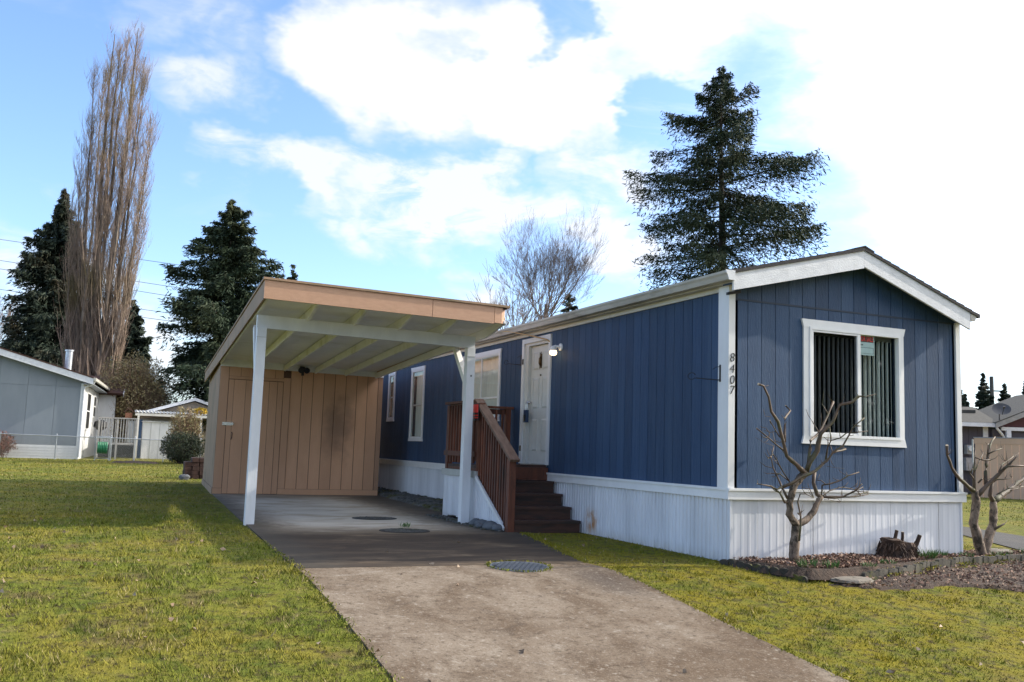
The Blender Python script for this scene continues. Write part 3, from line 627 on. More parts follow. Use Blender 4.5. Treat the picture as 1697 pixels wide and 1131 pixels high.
# ================================================================== things on the house
l = thing('porch_light', 'lit white jar porch light on the blue wall beside the front door', 'lamp', (0, 4.50, 2.82))
mb = MB(); mb.tube([(0, 4.48, 2.86), (-.02, 4.48, 2.86), (-.03, 4.48, 2.86)], [.062, .060, .040], 14); mb.build('back_plate', 'white_trim', l, smooth=False)
mb = MB(); mb.tube([(-.03, 4.48, 2.86), (-.09, 4.51, 2.875), (-.115, 4.53, 2.86)], [.02, .018, .02], 8); mb.tube([(-.115, 4.53, 2.875), (-.115, 4.53, 2.85), (-.115, 4.53, 2.80)], [.03, .055, .056], 12); mb.build('arm', 'white_trim', l)
mb = MB(); mb.tube([(-.115, 4.53, 2.80), (-.115, 4.53, 2.77), (-.115, 4.53, 2.735), (-.115, 4.53, 2.72)], [.052, .062, .054, .026], 12); mb.build('glass_jar', 'lamp_glow', l)
k = thing('lockbox', 'dark blue key lockbox hanging from the front door knob', 'lockbox', (-.02, 5.66, 1.75))
mb = MB(); mb.box(-.075, -.02, 5.615, 5.715, 1.66, 1.875); mb.build('body', 'lockbox_blue', k)
mb = MB(); mb.box(-.080, -.075, 5.63, 5.70, 1.68, 1.79); mb.build('keypad', 'iron', k)
mb = MB(); mb.tube([(-.045, 5.635, 1.87), (-.045, 5.637, 1.97), (-.035, 5.665, 2.03), (-.045, 5.695, 1.97), (-.045, 5.695, 1.87)], .007, 6); mb.build('shackle', 'chrome', k)
for (y, yo, z, lab) in ((.13, -.0, 2.17, 'black iron plant hook on the white corner board by the house number'), (6.05, .0, 2.76, 'black iron plant hook on the blue wall beside the front door')):
    h = thing('plant_hook', lab, 'plant hook', (-.03, y, z), 'wall hooks for hanging plants')
    xw = -.058 if y < 1 else 0
    mb = MB(); mb.box(xw - .008, xw, y - .012, y + .012, z - .10, z + .10); mb.build('back_plate', 'iron', h)
    d = Vector((-.35, .93, 0)) if y < 1 else Vector((-.30, .95, 0))
    P0 = Vector((xw - .006, y, z)); mb = MB()
    mb.tube([P0 + Vector((0, 0, -.08)), P0 + d * .16 + Vector((0, 0, -.065)), P0 + d * .34 + Vector((0, 0, -.045))], .006, 6); mb.tube([P0 + Vector((0, 0, .08)), P0 + d * .05 + Vector((0, 0, .075)), P0 + d * .1 + Vector((0, 0, .05))], .004, 5)
    c0 = P0 + d * .40 + Vector((0, 0, -.02)); mb.tube([c0 + d * (.055 * math.cos(a)) + Vector((0, 0, .04 * math.sin(a))) for a in [-2.6 + .5 * i for i in range(12)]], .005, 5); mb.build('scroll_arm', 'iron', h)
mb = MB(); mb.tube([(-.25, 6.72, 3.335), (-.22, 6.1, 3.26), (-.15, 5.4, 3.13), (-.06, 4.9, 3.02), (-.035, 4.84, 2.98)], .012, 6)
tag(mb.build('cable', 'amber_cable'), 'tan cable slanting from the gutter down to the front door frame', 'cable')
sg = thing('sale_sign', 'red, black and pale FOR SALE sign inside the end window', 'sign', (1.945, .01, 2.53))
mb = MB(); mb.box(1.942, 2.20, .0095, .012, 2.525, 2.775); mb.build('sign_board', 'sign_pale', sg)
mb = MB(); mb.box(1.950, 2.188, .0080, .0095, 2.69, 2.765); mb.build('header_band', 'sign_black', sg)
figures('FOR SALE', .090, (2.068, .0075, 2.727), RE @ Matrix.Scale(.60, 4, (1, 0, 0)), 'sign_red', sg, 'lettering', .0003, 0, .018)
mb = MB(); mb.box(1.950, 2.188, .0085, .0095, 2.618, 2.623); mb.box(1.950, 2.188, .0085, .0095, 2.545, 2.549); mb.box(2.180, 2.186, .0085, .0095, 2.549, 2.618)
for a, b in ((1.953, 1.972), (1.976, 1.99), (1.994, 2.015)): mb.box(a, b, .0085, .0095, 2.645, 2.662)
mb.build('printed_lines', 'drain_slate', sg)

# ================================================================== porch steps
porch = thing('porch_steps', 'reddish brown wooden porch with railing and five steps up to the front door', 'porch steps', (-.6, 5, 0))
PX, LZ = -1.24, .92
for i in range(8):                                       # landing boards run away from the house wall
    a = 4.80 + i * .195
    mb = MB(); mb.box(-1.22, -.03, a, a + .186, LZ - .038, LZ + R_.uniform(-.002, .002)); mb.build('deck_board', 'redwood_tread', porch)
mb = MB(); mb.box(-1.20, -.035, 4.765, 4.797, LZ - .20, LZ - .002); mb.box(-1.22, -1.185, 4.80, 6.36, LZ - .11, LZ - .04); mb.box(-1.18, -.035, 6.325, 6.36, LZ - .2, LZ - .04); mb.build('rim_joist', 'redwood', porch)
mb = MB(); mb.box(-.90, -.04, 4.83, 5.0, LZ, LZ + .04); mb.build('door_step', 'redwood_tread', porch)
for i, (yn, z) in enumerate(((4.46, .715), (4.15, .535), (3.84, .355), (3.53, .175))):
    mb = MB(); mb.box(-1.14, -.066, yn - .005, yn + .150, z - .040, z); mb.build('tread', 'redwood_tread', porch)
    mb = MB(); mb.box(-1.14, -.066, yn + .158, yn + .345, z - .040, z - .001); mb.build('tread', 'redwood_tread', porch)
    mb = MB(); mb.box(-1.13, -.07, yn + .018, yn + .042, z - .18, z - .041); mb.build('riser', 'redwood_tread', porch)
mb = MB(); mb.prism([(-1.185, 3.56, -.02), (-1.185, 3.56, .16), (-1.185, 4.79, .86), (-1.185, 4.79, .45), (-1.185, 3.95, -.02)], (.04, 0, 0)); mb.build('stringer', 'redwood', porch)
def post(x, y, z0, z1, w=.092, nm='post'):
    mb = MB(); mb.box(x - w / 2, x + w / 2, y - w / 2, y + w / 2, z0, z1); return mb.build(nm, 'redwood', porch)
post(-1.195, 3.58, -.03, 1.06, .105, 'newel_post'); post(-1.19, 4.86, .80, 1.91); post(-1.19, 6.30, .80, 1.91); post(-.12, 6.30, .92, 1.90)
mb = MB(); mb.beam((-1.195, 3.46, 1.035), (-1.195, 4.98, 1.965), .15, .042); mb.build('sloping_rail', 'rail_weathered', porch)
mb = MB(); mb.box(-1.27, -1.12, 4.985, 6.38, 1.925, 1.965); mb.build('top_rail', 'redwood', porch)
mb = MB(); mb.box(-1.115, -.03, 6.235, 6.385, 1.90, 1.94); mb.build('top_rail', 'redwood', porch)
for a, b, z in ((4.91, 6.25, 1.83), (4.91, 6.25, 1.05)):
    mb = MB(); mb.box(-1.215, -1.177, a, b, z, z + .09); mb.build('rail', 'redwood', porch)
for z in (1.80, 1.05):
    mb = MB(); mb.box(-1.14, -.17, 6.28, 6.318, z, z + .09); mb.build('rail', 'redwood', porch)
mb = MB(); mb.beam((-1.172, 3.63, 1.00), (-1.172, 4.83, 1.735), .03, .085); mb.build('rail', 'redwood', porch)
mb = MB(); mb.box(-1.262, -1.218, 4.91, 6.37, 1.06, 1.14); mb.build('rail', 'redwood', porch)
for i in range(10):
    y = 5.02 + i * .131
    mb = MB(); mb.box(-1.254, -1.217, y - .018, y + .018, .95, 1.90); mb.build('baluster', 'redwood', porch)
for i in range(8):
    x = -1.06 + i * .118
    mb = MB(); mb.box(x - .018, x + .018, 6.245, 6.279, .97, 1.88); mb.build('baluster', 'redwood', porch)
for i in range(12):                                      # long balusters running down past the treads
    y = 3.70 + i * .098; zt = 1.035 + (y - 3.46) * .612 - .04; zb = max(.02, .06 + (y - 3.6) * .60)
    mb = MB(); mb.box(-1.238, -1.200, y - .019, y + .019, zb, zt); mb.build('baluster', 'redwood', porch)
for i in range(7):                                       # white ribbed sheets round the foot of the landing
    a, b = 4.80 + i * .222, 4.80 + (i + 1) * .222
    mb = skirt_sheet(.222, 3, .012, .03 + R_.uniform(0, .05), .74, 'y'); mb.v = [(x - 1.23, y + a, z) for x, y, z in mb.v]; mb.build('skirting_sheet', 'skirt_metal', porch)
for i in range(5):
    a = 3.70 + i * .22; mb = MB(); z0, z1 = .02 + R_.uniform(0, .04), .10 + (a - 3.6) * .60
    for j in range(3):
        y0, y1 = a + j * .0733, a + (j + 1) * .0733 - .016; za, zb_ = .08 + (y0 - 3.6) * .575, .08 + (y1 - 3.6) * .575
        mb.prism([(-1.255, y0, z0), (-1.255, y1, z0), (-1.255, y1, zb_), (-1.255, y0, za)], (.012, 0, 0))
    mb.box(-1.246, -1.244, a, a + .22, z0, .06 + (a - 3.6) * .57)
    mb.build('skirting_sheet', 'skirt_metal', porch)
mb = MB(); mb.box(-1.275, -1.222, 4.80, 6.40, .735, .835); mb.build('skirting_rail', 'grey_trim', porch)
mb = MB(); mb.beam((-1.268, 3.62, .05), (-1.268, 4.80, .745), .022, .055); mb.build('skirting_trim', 'white_paint', porch)
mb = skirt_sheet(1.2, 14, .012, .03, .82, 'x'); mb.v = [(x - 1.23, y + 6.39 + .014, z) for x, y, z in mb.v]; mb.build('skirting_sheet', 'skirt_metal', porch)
pl = thing('placard', 'small red and black placard fixed to the porch railing behind the white post', 'sign', (-1.27, 5.2, 1.7))
mb = MB(); mb.box(-1.282, -1.272, 4.74, 5.10, 1.63, 1.90); mb.build('board', 'sign_black', pl)
mb = MB(); mb.box(-1.286, -1.283, 4.76, 5.08, 1.755, 1.885); mb.box(-1.286, -1.283, 4.76, 5.08, 1.70, 1.72); mb.box(-1.286, -1.283, 4.76, 5.08, 1.665, 1.68); mb.build('print', 'sign_red', pl)
for i, (x, y, r) in enumerate(((-1.30, 4.62, .10), (-1.33, 4.30, .115), (-1.32, 3.98, .12), (-1.30, 3.75, .085), (-1.42, 4.16, .055))):
    mb = MB(); rr = random.Random(40 + i); n, k = 10, 7
    for a in range(k):
        ph = -PI / 2 + PI * a / (k - 1)
        for b in range(n):
            th = 2 * PI * b / n; q = r * (1 + rr.uniform(-.1, .1))
            mb.v.append((x + q * math.cos(ph) * math.cos(th) * 1.1, y + q * math.cos(ph) * math.sin(th) * 1.35, .05 + q * .72 * math.sin(ph)))
    mb.f = [(a * n + b, a * n + (b + 1) % n, (a + 1) * n + (b + 1) % n, (a + 1) * n + b) for a in range(k - 1) for b in range(n)]
    tag(mb.build('river_rock', 'river_rock', smooth=True), ('rounded grey rock under the porch skirting, nearest the white carport post', 'rounded grey rock under the porch skirting, second from the white carport post', 'largest rounded grey rock under the porch skirting', 'rounded grey rock touching the foot of the newel post', 'smallest grey stone lying in front of the porch skirting rocks')[i], 'rock', 'rocks along the foot of the porch')

# ================================================================== carport and shed
car = thing('carport', 'open carport with flat tan edged roof on two white posts', 'carport', (-3, 5, 0))
def sk(x, y): return x + .0376 * (y - 4.9)
def zc_(x, y): return 3.405 - .018 * (x + 4.72) - .030 * (y - 3.9)         # top of the carport roof
YF, YB = 3.90, 17.35
def XL(y): return sk(-4.765, y)
def XR(y): return sk(-1.145, y)
def pt(x, y, dz): return (x, y, zc_(x, y) + dz)
def sheet(mb, xa, xb, ya, yb, d0, d1):
    mb.hexa([pt(xa(ya), ya, d0), pt(xb(ya), ya, d0), pt(xb(yb), yb, d0), pt(xa(yb), yb, d0), pt(xa(ya), ya, d1), pt(xb(ya), ya, d1), pt(xb(yb), yb, d1), pt(xa(yb), yb, d1)])
mb = MB(); sheet(mb, lambda y: XL(y) + .03, lambda y: XR(y) - .03, YF + .03, YB - .03, -.045, -.006); mb.build('roof_deck', 'roof_grey', car)
for i in range(8):                                        # plywood ceiling sheets
    ya = YF + .05 + i * 1.22; yb = min(ya + 1.212, 12.44)
    if yb - ya < .1: break
    ca, cb = -.225 + .004 * (ya - 3.9), -.225 + .004 * (yb - 3.9); mb = MB(); mb.hexa([pt(XL(ya) + .04, ya, ca), pt(XR(ya) - .04, ya, ca), pt(XR(yb) - .04, yb, cb), pt(XL(yb) + .04, yb, cb), pt(XL(ya) + .04, ya, ca + .012), pt(XR(ya) - .04, ya, ca + .012), pt(XR(yb) - .04, yb, cb + .012), pt(XL(yb) + .04, yb, cb + .012)]); mb.build('ceiling_panel', 'soffit_paint', car)
# tan fascia boards and the thin dark roof edge above them
for a, b in ((0, .665), (.667, .935)):
    xa = XL(YF) + (XR(YF) - XL(YF)) * a; xb = XL(YF) + (XR(YF) - XL(YF)) * b
    mb = MB(); mb.hexa([pt(xa, YF, -.285), pt(xb, YF, -.285), pt(xb, YF + .025, -.285), pt(xa, YF + .025, -.285), pt(xa, YF, -.03), pt(xb, YF, -.03), pt(xb, YF + .025, -.03), pt(xa, YF + .025, -.03)]); mb.build('fascia_board', 'tan_fascia', car)
xa = XL(YF) + (XR(YF) - XL(YF)) * .937; xb = XR(YF)
poly = [(xa, YF), (xa + .12, YF + .012), (xb - .05, YF + .06), (xb, YF + .16), (xb, YF + .45)]
mb = MB()
for (p0, p1) in zip(poly[:-1], poly[1:]):
    mb.hexa([pt(p0[0], p0[1], -.27), pt(p1[0], p1[1], -.27), pt(p1[0] - .02, p1[1] + .02, -.27), pt(p0[0] - .005, p0[1] + .025, -.27), pt(p0[0], p0[1], -.03), pt(p1[0], p1[1], -.03), pt(p1[0] - .02, p1[1] + .02, -.03), pt(p0[0] - .005, p0[1] + .025, -.03)])
mb.build('fascia_corner', 'tan_fascia', car)
for a, b, mtl in ((YF + .026, 12.40, 'tan_weathered'), (12.405, YB, 'tan_weathered')):
    mb = MB(); sheet(mb, lambda y: XL(y), lambda y: XL(y) + .025, a, b, -.285, -.03); mb.build('fascia_board', mtl, car)
mb = MB(); sheet(mb, lambda y: XR(y) - .025, lambda y: XR(y), YF + .46, YB, -.27, -.03); mb.build('fascia_board', 'tan_fascia', car)
mb = MB(); sheet(mb, lambda y: XL(y) - .018, lambda y: XR(y) + .012, YF - .022, YF + .10, -.026, .006); sheet(mb, lambda y: XL(y) - .018, lambda y: XL(y) + .1, YF + .101, YB, -.026, .006); sheet(mb, lambda y: XR(y) - .1, lambda y: XR(y) + .012, YF + .101, YB, -.026, .006); mb.build('roof_edge', 'tan_weathered', car)
# rafters, header, beam, posts, braces
for k in range(6):
    xk = -4.70 + k * .697
    if k == 5: xk = -1.19
    x = lambda y, xk=xk: sk(xk, y)
    w = .021; yf, ym, yb = YF + .03, 4.75, 12.405
    mb = MB()
    lo0, lo1, lo2 = (-.262, -.372, -.345) if k else (-.262, -.300, -.292)
    for (y0, y1, d0, d1) in ((yf, ym, lo0, lo1), (ym, yb, lo1, lo2)):
        mb.hexa([pt(x(y0) - w, y0, d0), pt(x(y0) + w, y0, d0), pt(x(y1) + w, y1, d1), pt(x(y1) - w, y1, d1), pt(x(y0) - w, y0, -.225), pt(x(y0) + w, y0, -.225), pt(x(y1) + w, y1, -.225), pt(x(y1) - w, y1, -.225)])
    mb.build('rafter' if 0 < k < 5 else 'rim_rafter', 'rafter_paint' if 0 < k < 5 else 'soffit_paint', car)
mb = MB(); mb.hexa([(-4.41, 12.41, 2.805), (-.72, 12.41, 2.765), (-.72, 12.445, 2.765), (-4.41, 12.445, 2.805), (-4.41, 12.41, 2.955), (-.72, 12.41, 2.89), (-.72, 12.445, 2.89), (-4.41, 12.445, 2.955)]); mb.build('header', 'soffit_paint', car)
mb = MB(); mb.hexa([(-4.735, 4.87, 2.83), (-1.335, 4.87, 2.775), (-1.335, 4.96, 2.775), (-4.735, 4.96, 2.83), (-4.735, 4.87, 3.018), (-1.335, 4.87, 2.96), (-1.335, 4.96, 2.96), (-4.735, 4.96, 3.018)]); mb.build('beam', 'post_paint', car)
for xp, zt_, ybase in ((-4.665, 2.83, 4.905), (-1.40, 2.775, 4.925)):
    mb = MB(); w = .066; mb.hexa([(xp - w, ybase - w, .0), (xp + w, ybase - w, .0), (xp + w, ybase + w, .0), (xp - w, ybase + w, .0), (xp - w + .003, ybase - w, zt_), (xp + w + .003, ybase - w, zt_), (xp + w + .003, ybase + w, zt_), (xp - w + .003, ybase + w, zt_)]); mb.build('post', 'post_paint', car)
    mb = MB(); mb.beam((xp, ybase + w + .0, 2.02 if xp < -3 else 2.20), (sk(xp - .0, ybase + .95), ybase + .80, zt_ + .10), .085, .09, (0, 1, 0)); mb.build('brace', 'post_paint' if xp < -3 else 'soffit_paint', car)
    mb = MB(); mb.box(xp - w - .006, xp + w + .006, ybase - w - .006, ybase - w, zt_ - .14, zt_ - .135); mb.build('post_joint', 'grey_trim', car)
    if xp > -3:
        mb = MB(); mb.tube([(xp + .01, ybase - w - .004, 2.33), (xp + .01, ybase - w + .01, 2.33)], .014, 8); mb.build('bolt_hole', 'iron', car)

shed = thing('storage_shed', 'tan grooved board storage shed with flush door at the back of the carport', 'shed', (-2.5, 12.5, 0))
SX0, SX1, SY = -4.41, -.72, 12.455
SLX = lambda y: SX0 + .049 * (y - SY)
mb = MB(); mb.box(SX0 + .02, SX1 - .02, SY + .012, SY + .06, .0, 2.93); mb.build('front_wall', 'tan_groove', shed)
mb = MB(); mb.hexa([(SX0 + .012, SY + .06, 0), (SX0 + .06, SY + .06, 0), (SLX(17.3) + .06, 17.3, 0), (SLX(17.3) + .012, 17.3, 0), (SX0 + .012, SY + .06, 3.05), (SX0 + .06, SY + .06, 3.05), (SLX(17.3) + .06, 17.3, 2.85), (SLX(17.3) + .012, 17.3, 2.85)]); mb.build('side_wall', 'tan_groove', shed)
mb = MB(); mb.box(SX1 - .05, SX1, SY + .06, 17.3, 0, 2.72); mb.box(SLX(17.3) + .02, SX1, 17.25, 17.3, 0, 2.72); mb.build('far_side_wall', 'tan_paint', shed)
x = -2.86; i = 0
while x < SX1 - .12:
    x1 = min(x + .243, SX1 - .11); mb = MB(); mb.box(x, x1, SY, SY + .014, .14, 2.83); mb.build('wall_board', 'tan_paint', shed); x += .255
for a, b in ((-4.215, -3.97), (-3.963, -3.72), (-3.713, -3.47), (-3.463, -3.22), (-3.213, -3.03)):
    mb = MB(); mb.box(a, b, SY, SY + .014, 2.60, 2.83); mb.build('wall_board', 'tan_paint', shed)
mb = MB(); mb.box(-3.02, -2.87, SY - .014, SY + .014, .14, 2.62); mb.box(-4.215, -3.022, SY - .014, SY + .014, 2.535, 2.595); mb.box(-4.40, -4.225, SY - .002, SY + .014, .14, 2.83); mb.build('door_casing', 'tan_paint', shed)
dd = None
mb = MB(); mb.box(-4.215, -3.03, SY + .002, SY + .010, .02, 2.525); dd = mb.build('door', 'tan_groove', shed)
for a, b in ((-4.213, -4.105), (-4.098, -3.85), (-3.843, -3.595), (-3.588, -3.34), (-3.333, -3.16), (-3.150, -3.032)):
    mb = MB(); mb.box(a, b, SY - .010, SY + .002, .022, 2.520); mb.build('door_board', 'tan_paint', dd)
mb = MB(); mb.box(-4.30, -4.08, SY - .028, SY - .011, 1.505, 1.575); mb.tube([(-4.09, SY - .04, 1.54), (-4.09, SY - .012, 1.54)], .03, 10); mb.build('hasp', 'chrome', dd)
mb = MB(); mb.tube([(-4.085, SY - .012, 1.36), (-4.08, SY - .05, 1.33), (-4.085, SY - .05, 1.25), (-4.09, SY - .012, 1.20)], .009, 6); mb.build('handle', 'iron', dd)
for a, b in ((-3.02, SX1), (-4.41, -4.222)): mb = MB(); mb.box(a, b, SY - .006, SY + .012, .0, .135); mb.build('base_board', 'tan_paint', shed)
mb = MB(); mb.box(SX1 - .10, SX1 + .004, SY - .008, SY + .014, .14, 2.80); mb.build('corner_board', 'tan_trim', shed)
y = SY + .02; k = 0
while y < 17.25:
    y1 = min(y + .40, 17.28); zt = lambda q: zc_(-4.3, q) - .04
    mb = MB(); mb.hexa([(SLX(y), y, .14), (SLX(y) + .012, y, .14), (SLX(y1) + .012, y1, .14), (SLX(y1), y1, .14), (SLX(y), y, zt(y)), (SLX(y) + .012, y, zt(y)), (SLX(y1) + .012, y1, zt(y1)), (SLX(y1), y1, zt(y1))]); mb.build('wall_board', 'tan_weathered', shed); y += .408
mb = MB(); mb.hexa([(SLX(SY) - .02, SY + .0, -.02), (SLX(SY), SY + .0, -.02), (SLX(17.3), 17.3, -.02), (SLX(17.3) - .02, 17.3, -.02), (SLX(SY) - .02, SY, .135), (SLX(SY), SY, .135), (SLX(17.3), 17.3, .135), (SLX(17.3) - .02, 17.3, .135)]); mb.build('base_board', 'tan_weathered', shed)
ml = thing('security_light', 'small black security light under the carport ceiling on the shed front', 'lamp', (-2.63, 12.35, 2.8))
mb = MB(); mb.box(-2.69, -2.58, 12.37, 12.408, 2.78, 2.90); mb.build('base_plate', 'iron', ml)
mb = MB(); mb.tube([(-2.66, 12.38, 2.84), (-2.68, 12.28, 2.82), (-2.69, 12.22, 2.80)], [.03, .055, .07], 10); mb.tube([(-2.60, 12.38, 2.84), (-2.57, 12.28, 2.82), (-2.56, 12.22, 2.80)], [.03, .055, .07], 10); mb.build('lamp_head', 'iron', ml)
mb = MB(); mb.box(-2.66, -2.61, 12.29, 12.37, 2.69, 2.77); mb.build('sensor', 'iron', ml)

# ================================================================== drain covers in the slab
for (x, y, rx, ry, lab, kind_) in ((-2.56, 5.90, .365, .31, 'dark gravelly round drain cover farther back under the carport', 0), (-2.70, 3.78, .36, .33, 'dark round drain cover with a weed tuft at the front of the carport slab', 0), (-2.63, .0, .32, .29, 'blue grey round lattice drain grate at the joint of slab and drive', 1)):
    z = gz(y) + .020
    g = thing('drain_cover', lab, 'drain cover', (x, y, z), 'round covers set in the concrete')
    n = 28
    mb = MB()
    for i in range(n):
        a = 2 * PI * i / n; c, s_ = math.cos(a), math.sin(a)
        for q, zz in ((1.0, -.016), (.99, -.007), (.88, -.007), (.87, -.014)): mb.v.append((x + rx * q * c, y + ry * q * s_, gz(y + ry * q * s_) + .030 + zz))
    mb.f = [(4 * i + k, 4 * ((i + 1) % n) + k, 4 * ((i + 1) % n) + k + 1, 4 * i + k + 1) for i in range(n) for k in range(3)]
    mb.build('rim', 'drain_slate' if kind_ else 'drain_dark', g)
    mb = MB(); mb.v = [(x + rx * .92 * math.cos(2 * PI * i / n), y + ry * .92 * math.sin(2 * PI * i / n), gz(y + ry * .92 * math.sin(2 * PI * i / n)) + .0185) for i in range(n)]; mb.f = [tuple(range(n))]
    mb.build('plate', 'iron' if kind_ else 'drain_dark', g)
    if kind_:
        for r_ in range(-6, 7):
            for c in range(-5, 6):
                xx, yy = x + c * .0585 + (.029 if r_ % 2 else 0), y + r_ * .0445
                if ((xx - x) / rx) ** 2 + ((yy - y) / ry) ** 2 > .70: continue
                z0 = gz(yy) + .018; mb = MB(); mb.box(xx - .025, xx + .025, yy - .0155, yy + .0155, z0, z0 + .007); mb.build('lattice_bar', 'drain_slate', g)
    else:
        rr = random.Random(int(x * 100)); mb = MB()
        for i in range(260):
            a, q = rr.uniform(0, 2 * PI), math.sqrt(rr.random()) * .88; s = rr.uniform(.006, .014)
            xx, yy = x + rx * q * math.cos(a), y + ry * q * math.sin(a); mb.box(xx - s, xx + s, yy - s, yy + s * .8, z - .004, z + s * .8)
        tag(mb.build('gravel_fill', 'gravel_grey', g), kind='stuff')

# ================================================================== planting bed in front of the end wall
BED = [(-.12, -.03), (.02, -.35), (.14, -.66), (.34, -.98), (.72, -1.00), (1.10, -.92), (1.6, -.80), (2.1, -.66), (2.6, -.50), (3.2, -.36), (3.8, -.30), (4.5, -.22), (5.2, -.1), (5.4, .3), (4.6, .62), (3.9, .5), (3.72, -.02)]
def bed_z(x, y): return .045 + .02 * math.sin(3.1 * x + 1.7 * y) * math.sin(2.3 * y - x) - .02 * max(0, -y - .5) - (.015 if x > 3.7 else 0)
from mathutils.geometry import tessellate_polygon
def inside(x, y, P):
    c = False; j = len(P) - 1
    for i in range(len(P)):
        if (P[i][1] > y) != (P[j][1] > y) and x < (P[j][0] - P[i][0]) * (y - P[i][1]) / (P[j][1] - P[i][1]) + P[i][0]: c = not c
        j = i
    return c
def grid_patch(P, step, zf, drop=.10):
    x0, x1 = min(p[0] for p in P), max(p[0] for p in P); y0, y1 = min(p[1] for p in P), max(p[1] for p in P); mb = MB(); idx = {}
    nx, ny = int((x1 - x0) / step) + 1, int((y1 - y0) / step) + 1
    def vid(i, j):
        if (i, j) not in idx:
            x, y = x0 + i * step, y0 + j * step; ins = inside(x, y, P); idx[i, j] = len(mb.v); mb.v.append((x, y, zf(x, y) if ins else zf(x, y) - drop))
        return idx[i, j]
    for i in range(nx):
        for j in range(ny):
            if any(inside(x0 + (i + a) * step, y0 + (j + b) * step, P) for a in (0, 1) for b in (0, 1)): mb.f.append((vid(i, j), vid(i + 1, j), vid(i + 1, j + 1), vid(i, j + 1)))
    return mb
tag(grid_patch(BED, .07, bed_z).build('bed_soil', 'bed_soil', smooth=True), 'dark soil of the planting bed before the end wall', kind='structure')
DIRT = [(1.2, -1.0), (1.9, -.80), (2.6, -.60), (3.4, -.46), (4.4, -.36), (5.6, -.3), (6.2, -1.0), (5.2, -1.6), (4.2, -2.0), (3.4, -2.15), (2.9, -2.0), (2.5, -1.55), (1.9, -1.30), (1.2, -1.45), (.9, -1.35), (.65, -1.25), (.35, -1.1), (.7, -1.05)]
tag(grid_patch(DIRT, .08, lambda x, y: gz(y) + .022 + .018 * math.sin(5 * x + 3 * y) * math.sin(4 * y - 2 * x), .08).build('bare_soil', 'bed_soil', smooth=True), 'bare brown soil with leaf litter below the planting bed', kind='structure')
def scatter_chips(name, P, n, zf, mat, smin, smax, rng, label):
    x0, x1 = min(p[0] for p in P), max(p[0] for p in P); y0, y1 = min(p[1] for p in P), max(p[1] for p in P); pts = []
    while len(pts) < n:
        x, y = rng.uniform(x0, x1), rng.uniform(y0, y1)
        if inside(x, y, P): pts.append((x, y, zf(x, y)))
    c = np.array(pts); m_ = len(c); d = rng.normal(size=(m_, 3)); d[:, 2] *= .45; s = rng.uniform(smin, smax, m_)
    c[:, 2] += rng.uniform(.004, .028, m_)
    v, f = leaf_cards(c, d, s, s * rng.uniform(.35, .75, m_), rng, .9)
    return tag(link(name, np_mesh(name, v, f), mat), label, kind='stuff')
rg = np.random.default_rng(5)
INNER = [(.0, -.06), (.12, -.5), (.4, -.88), (1.0, -.82), (2, -.58), (3, -.32), (3.8, -.2), (5., 0), (4.5, .4), (3.7, .2), (3.7, -.05)]
scatter_chips('bark_chips', INNER, 3800, bed_z, 'chip', .025, .06, rg, 'reddish bark chips in the planting bed')
scatter_chips('bark_chips', INNER, 800, lambda x, y: bed_z(x, y) + .008, 'chip_pale', .02, .05, rg, 'pale bark chips in the planting bed')
scatter_chips('leaf_litter', DIRT, 1100, lambda x, y: gz(y) + .028, 'chip_pale', .02, .05, rg, 'dry leaf litter on the bare soil')
scatter_chips('leaf_litter', DIRT, 1500, lambda x, y: gz(y) + .024, 'chip', .02, .06, rg, 'brown leaf litter on the bare soil')
# scalloped edging blocks
ed = thing('garden_edging', 'low scalloped concrete edging round the planting bed, dark and mossy at its left end', 'garden edging', (1, -.8, 0))
def block(x, y, ang, w, h, mat, lean=0.):
    mb = MB(); c, s_ = math.cos(ang), math.sin(ang); d = .045; n = 7; g = gz(y) - .04; prof = [(-w / 2, 0), (w / 2, 0)]
    for i in range(n): a = PI * i / (n - 1); prof.append((w / 2 * math.cos(a), h - w * .28 + w * .28 * math.sin(a)))
    mb.prism([(x + c * p + s_ * (d / 2 - lean * q), y + s_ * p - c * (d / 2 - lean * q), g + q) for p, q in prof], (-s_ * d, c * d, 0)); mb.build('edging_block', mat, ed)
def along(P, step):
    out = []; acc = 0
    for (a, b) in zip(P[:-1], P[1:]):
        L = math.dist(a, b); t = acc
        while t < L: out.append((a[0] + (b[0] - a[0]) * t / L, a[1] + (b[1] - a[1]) * t / L, math.atan2(b[1] - a[1], b[0] - a[0]))); t += step
        acc = t - L
    return out
for x, y, a in along([(-.10, -.04), (.02, -.35), (.14, -.66), (.32, -1.0)], .105): block(x + R_.uniform(-.015, .015), y + R_.uniform(-.015, .015), a + R_.uniform(-.2, .2), .108, .125 + R_.uniform(-.03, .02), 'edging_dark', R_.uniform(-.1, .1))
for x, y, a in along([(1.06, -.98), (1.6, -.84), (2.1, -.69), (2.6, -.53), (3.2, -.39), (3.8, -.33), (4.5, -.26), (5.2, -.14)], .098): block(x, y + R_.uniform(-.006, .006), a + R_.uniform(-.04, .04), .097, .140 + R_.uniform(-.012, .012), 'edging_grey' if x > 1.3 else 'edging_dark')
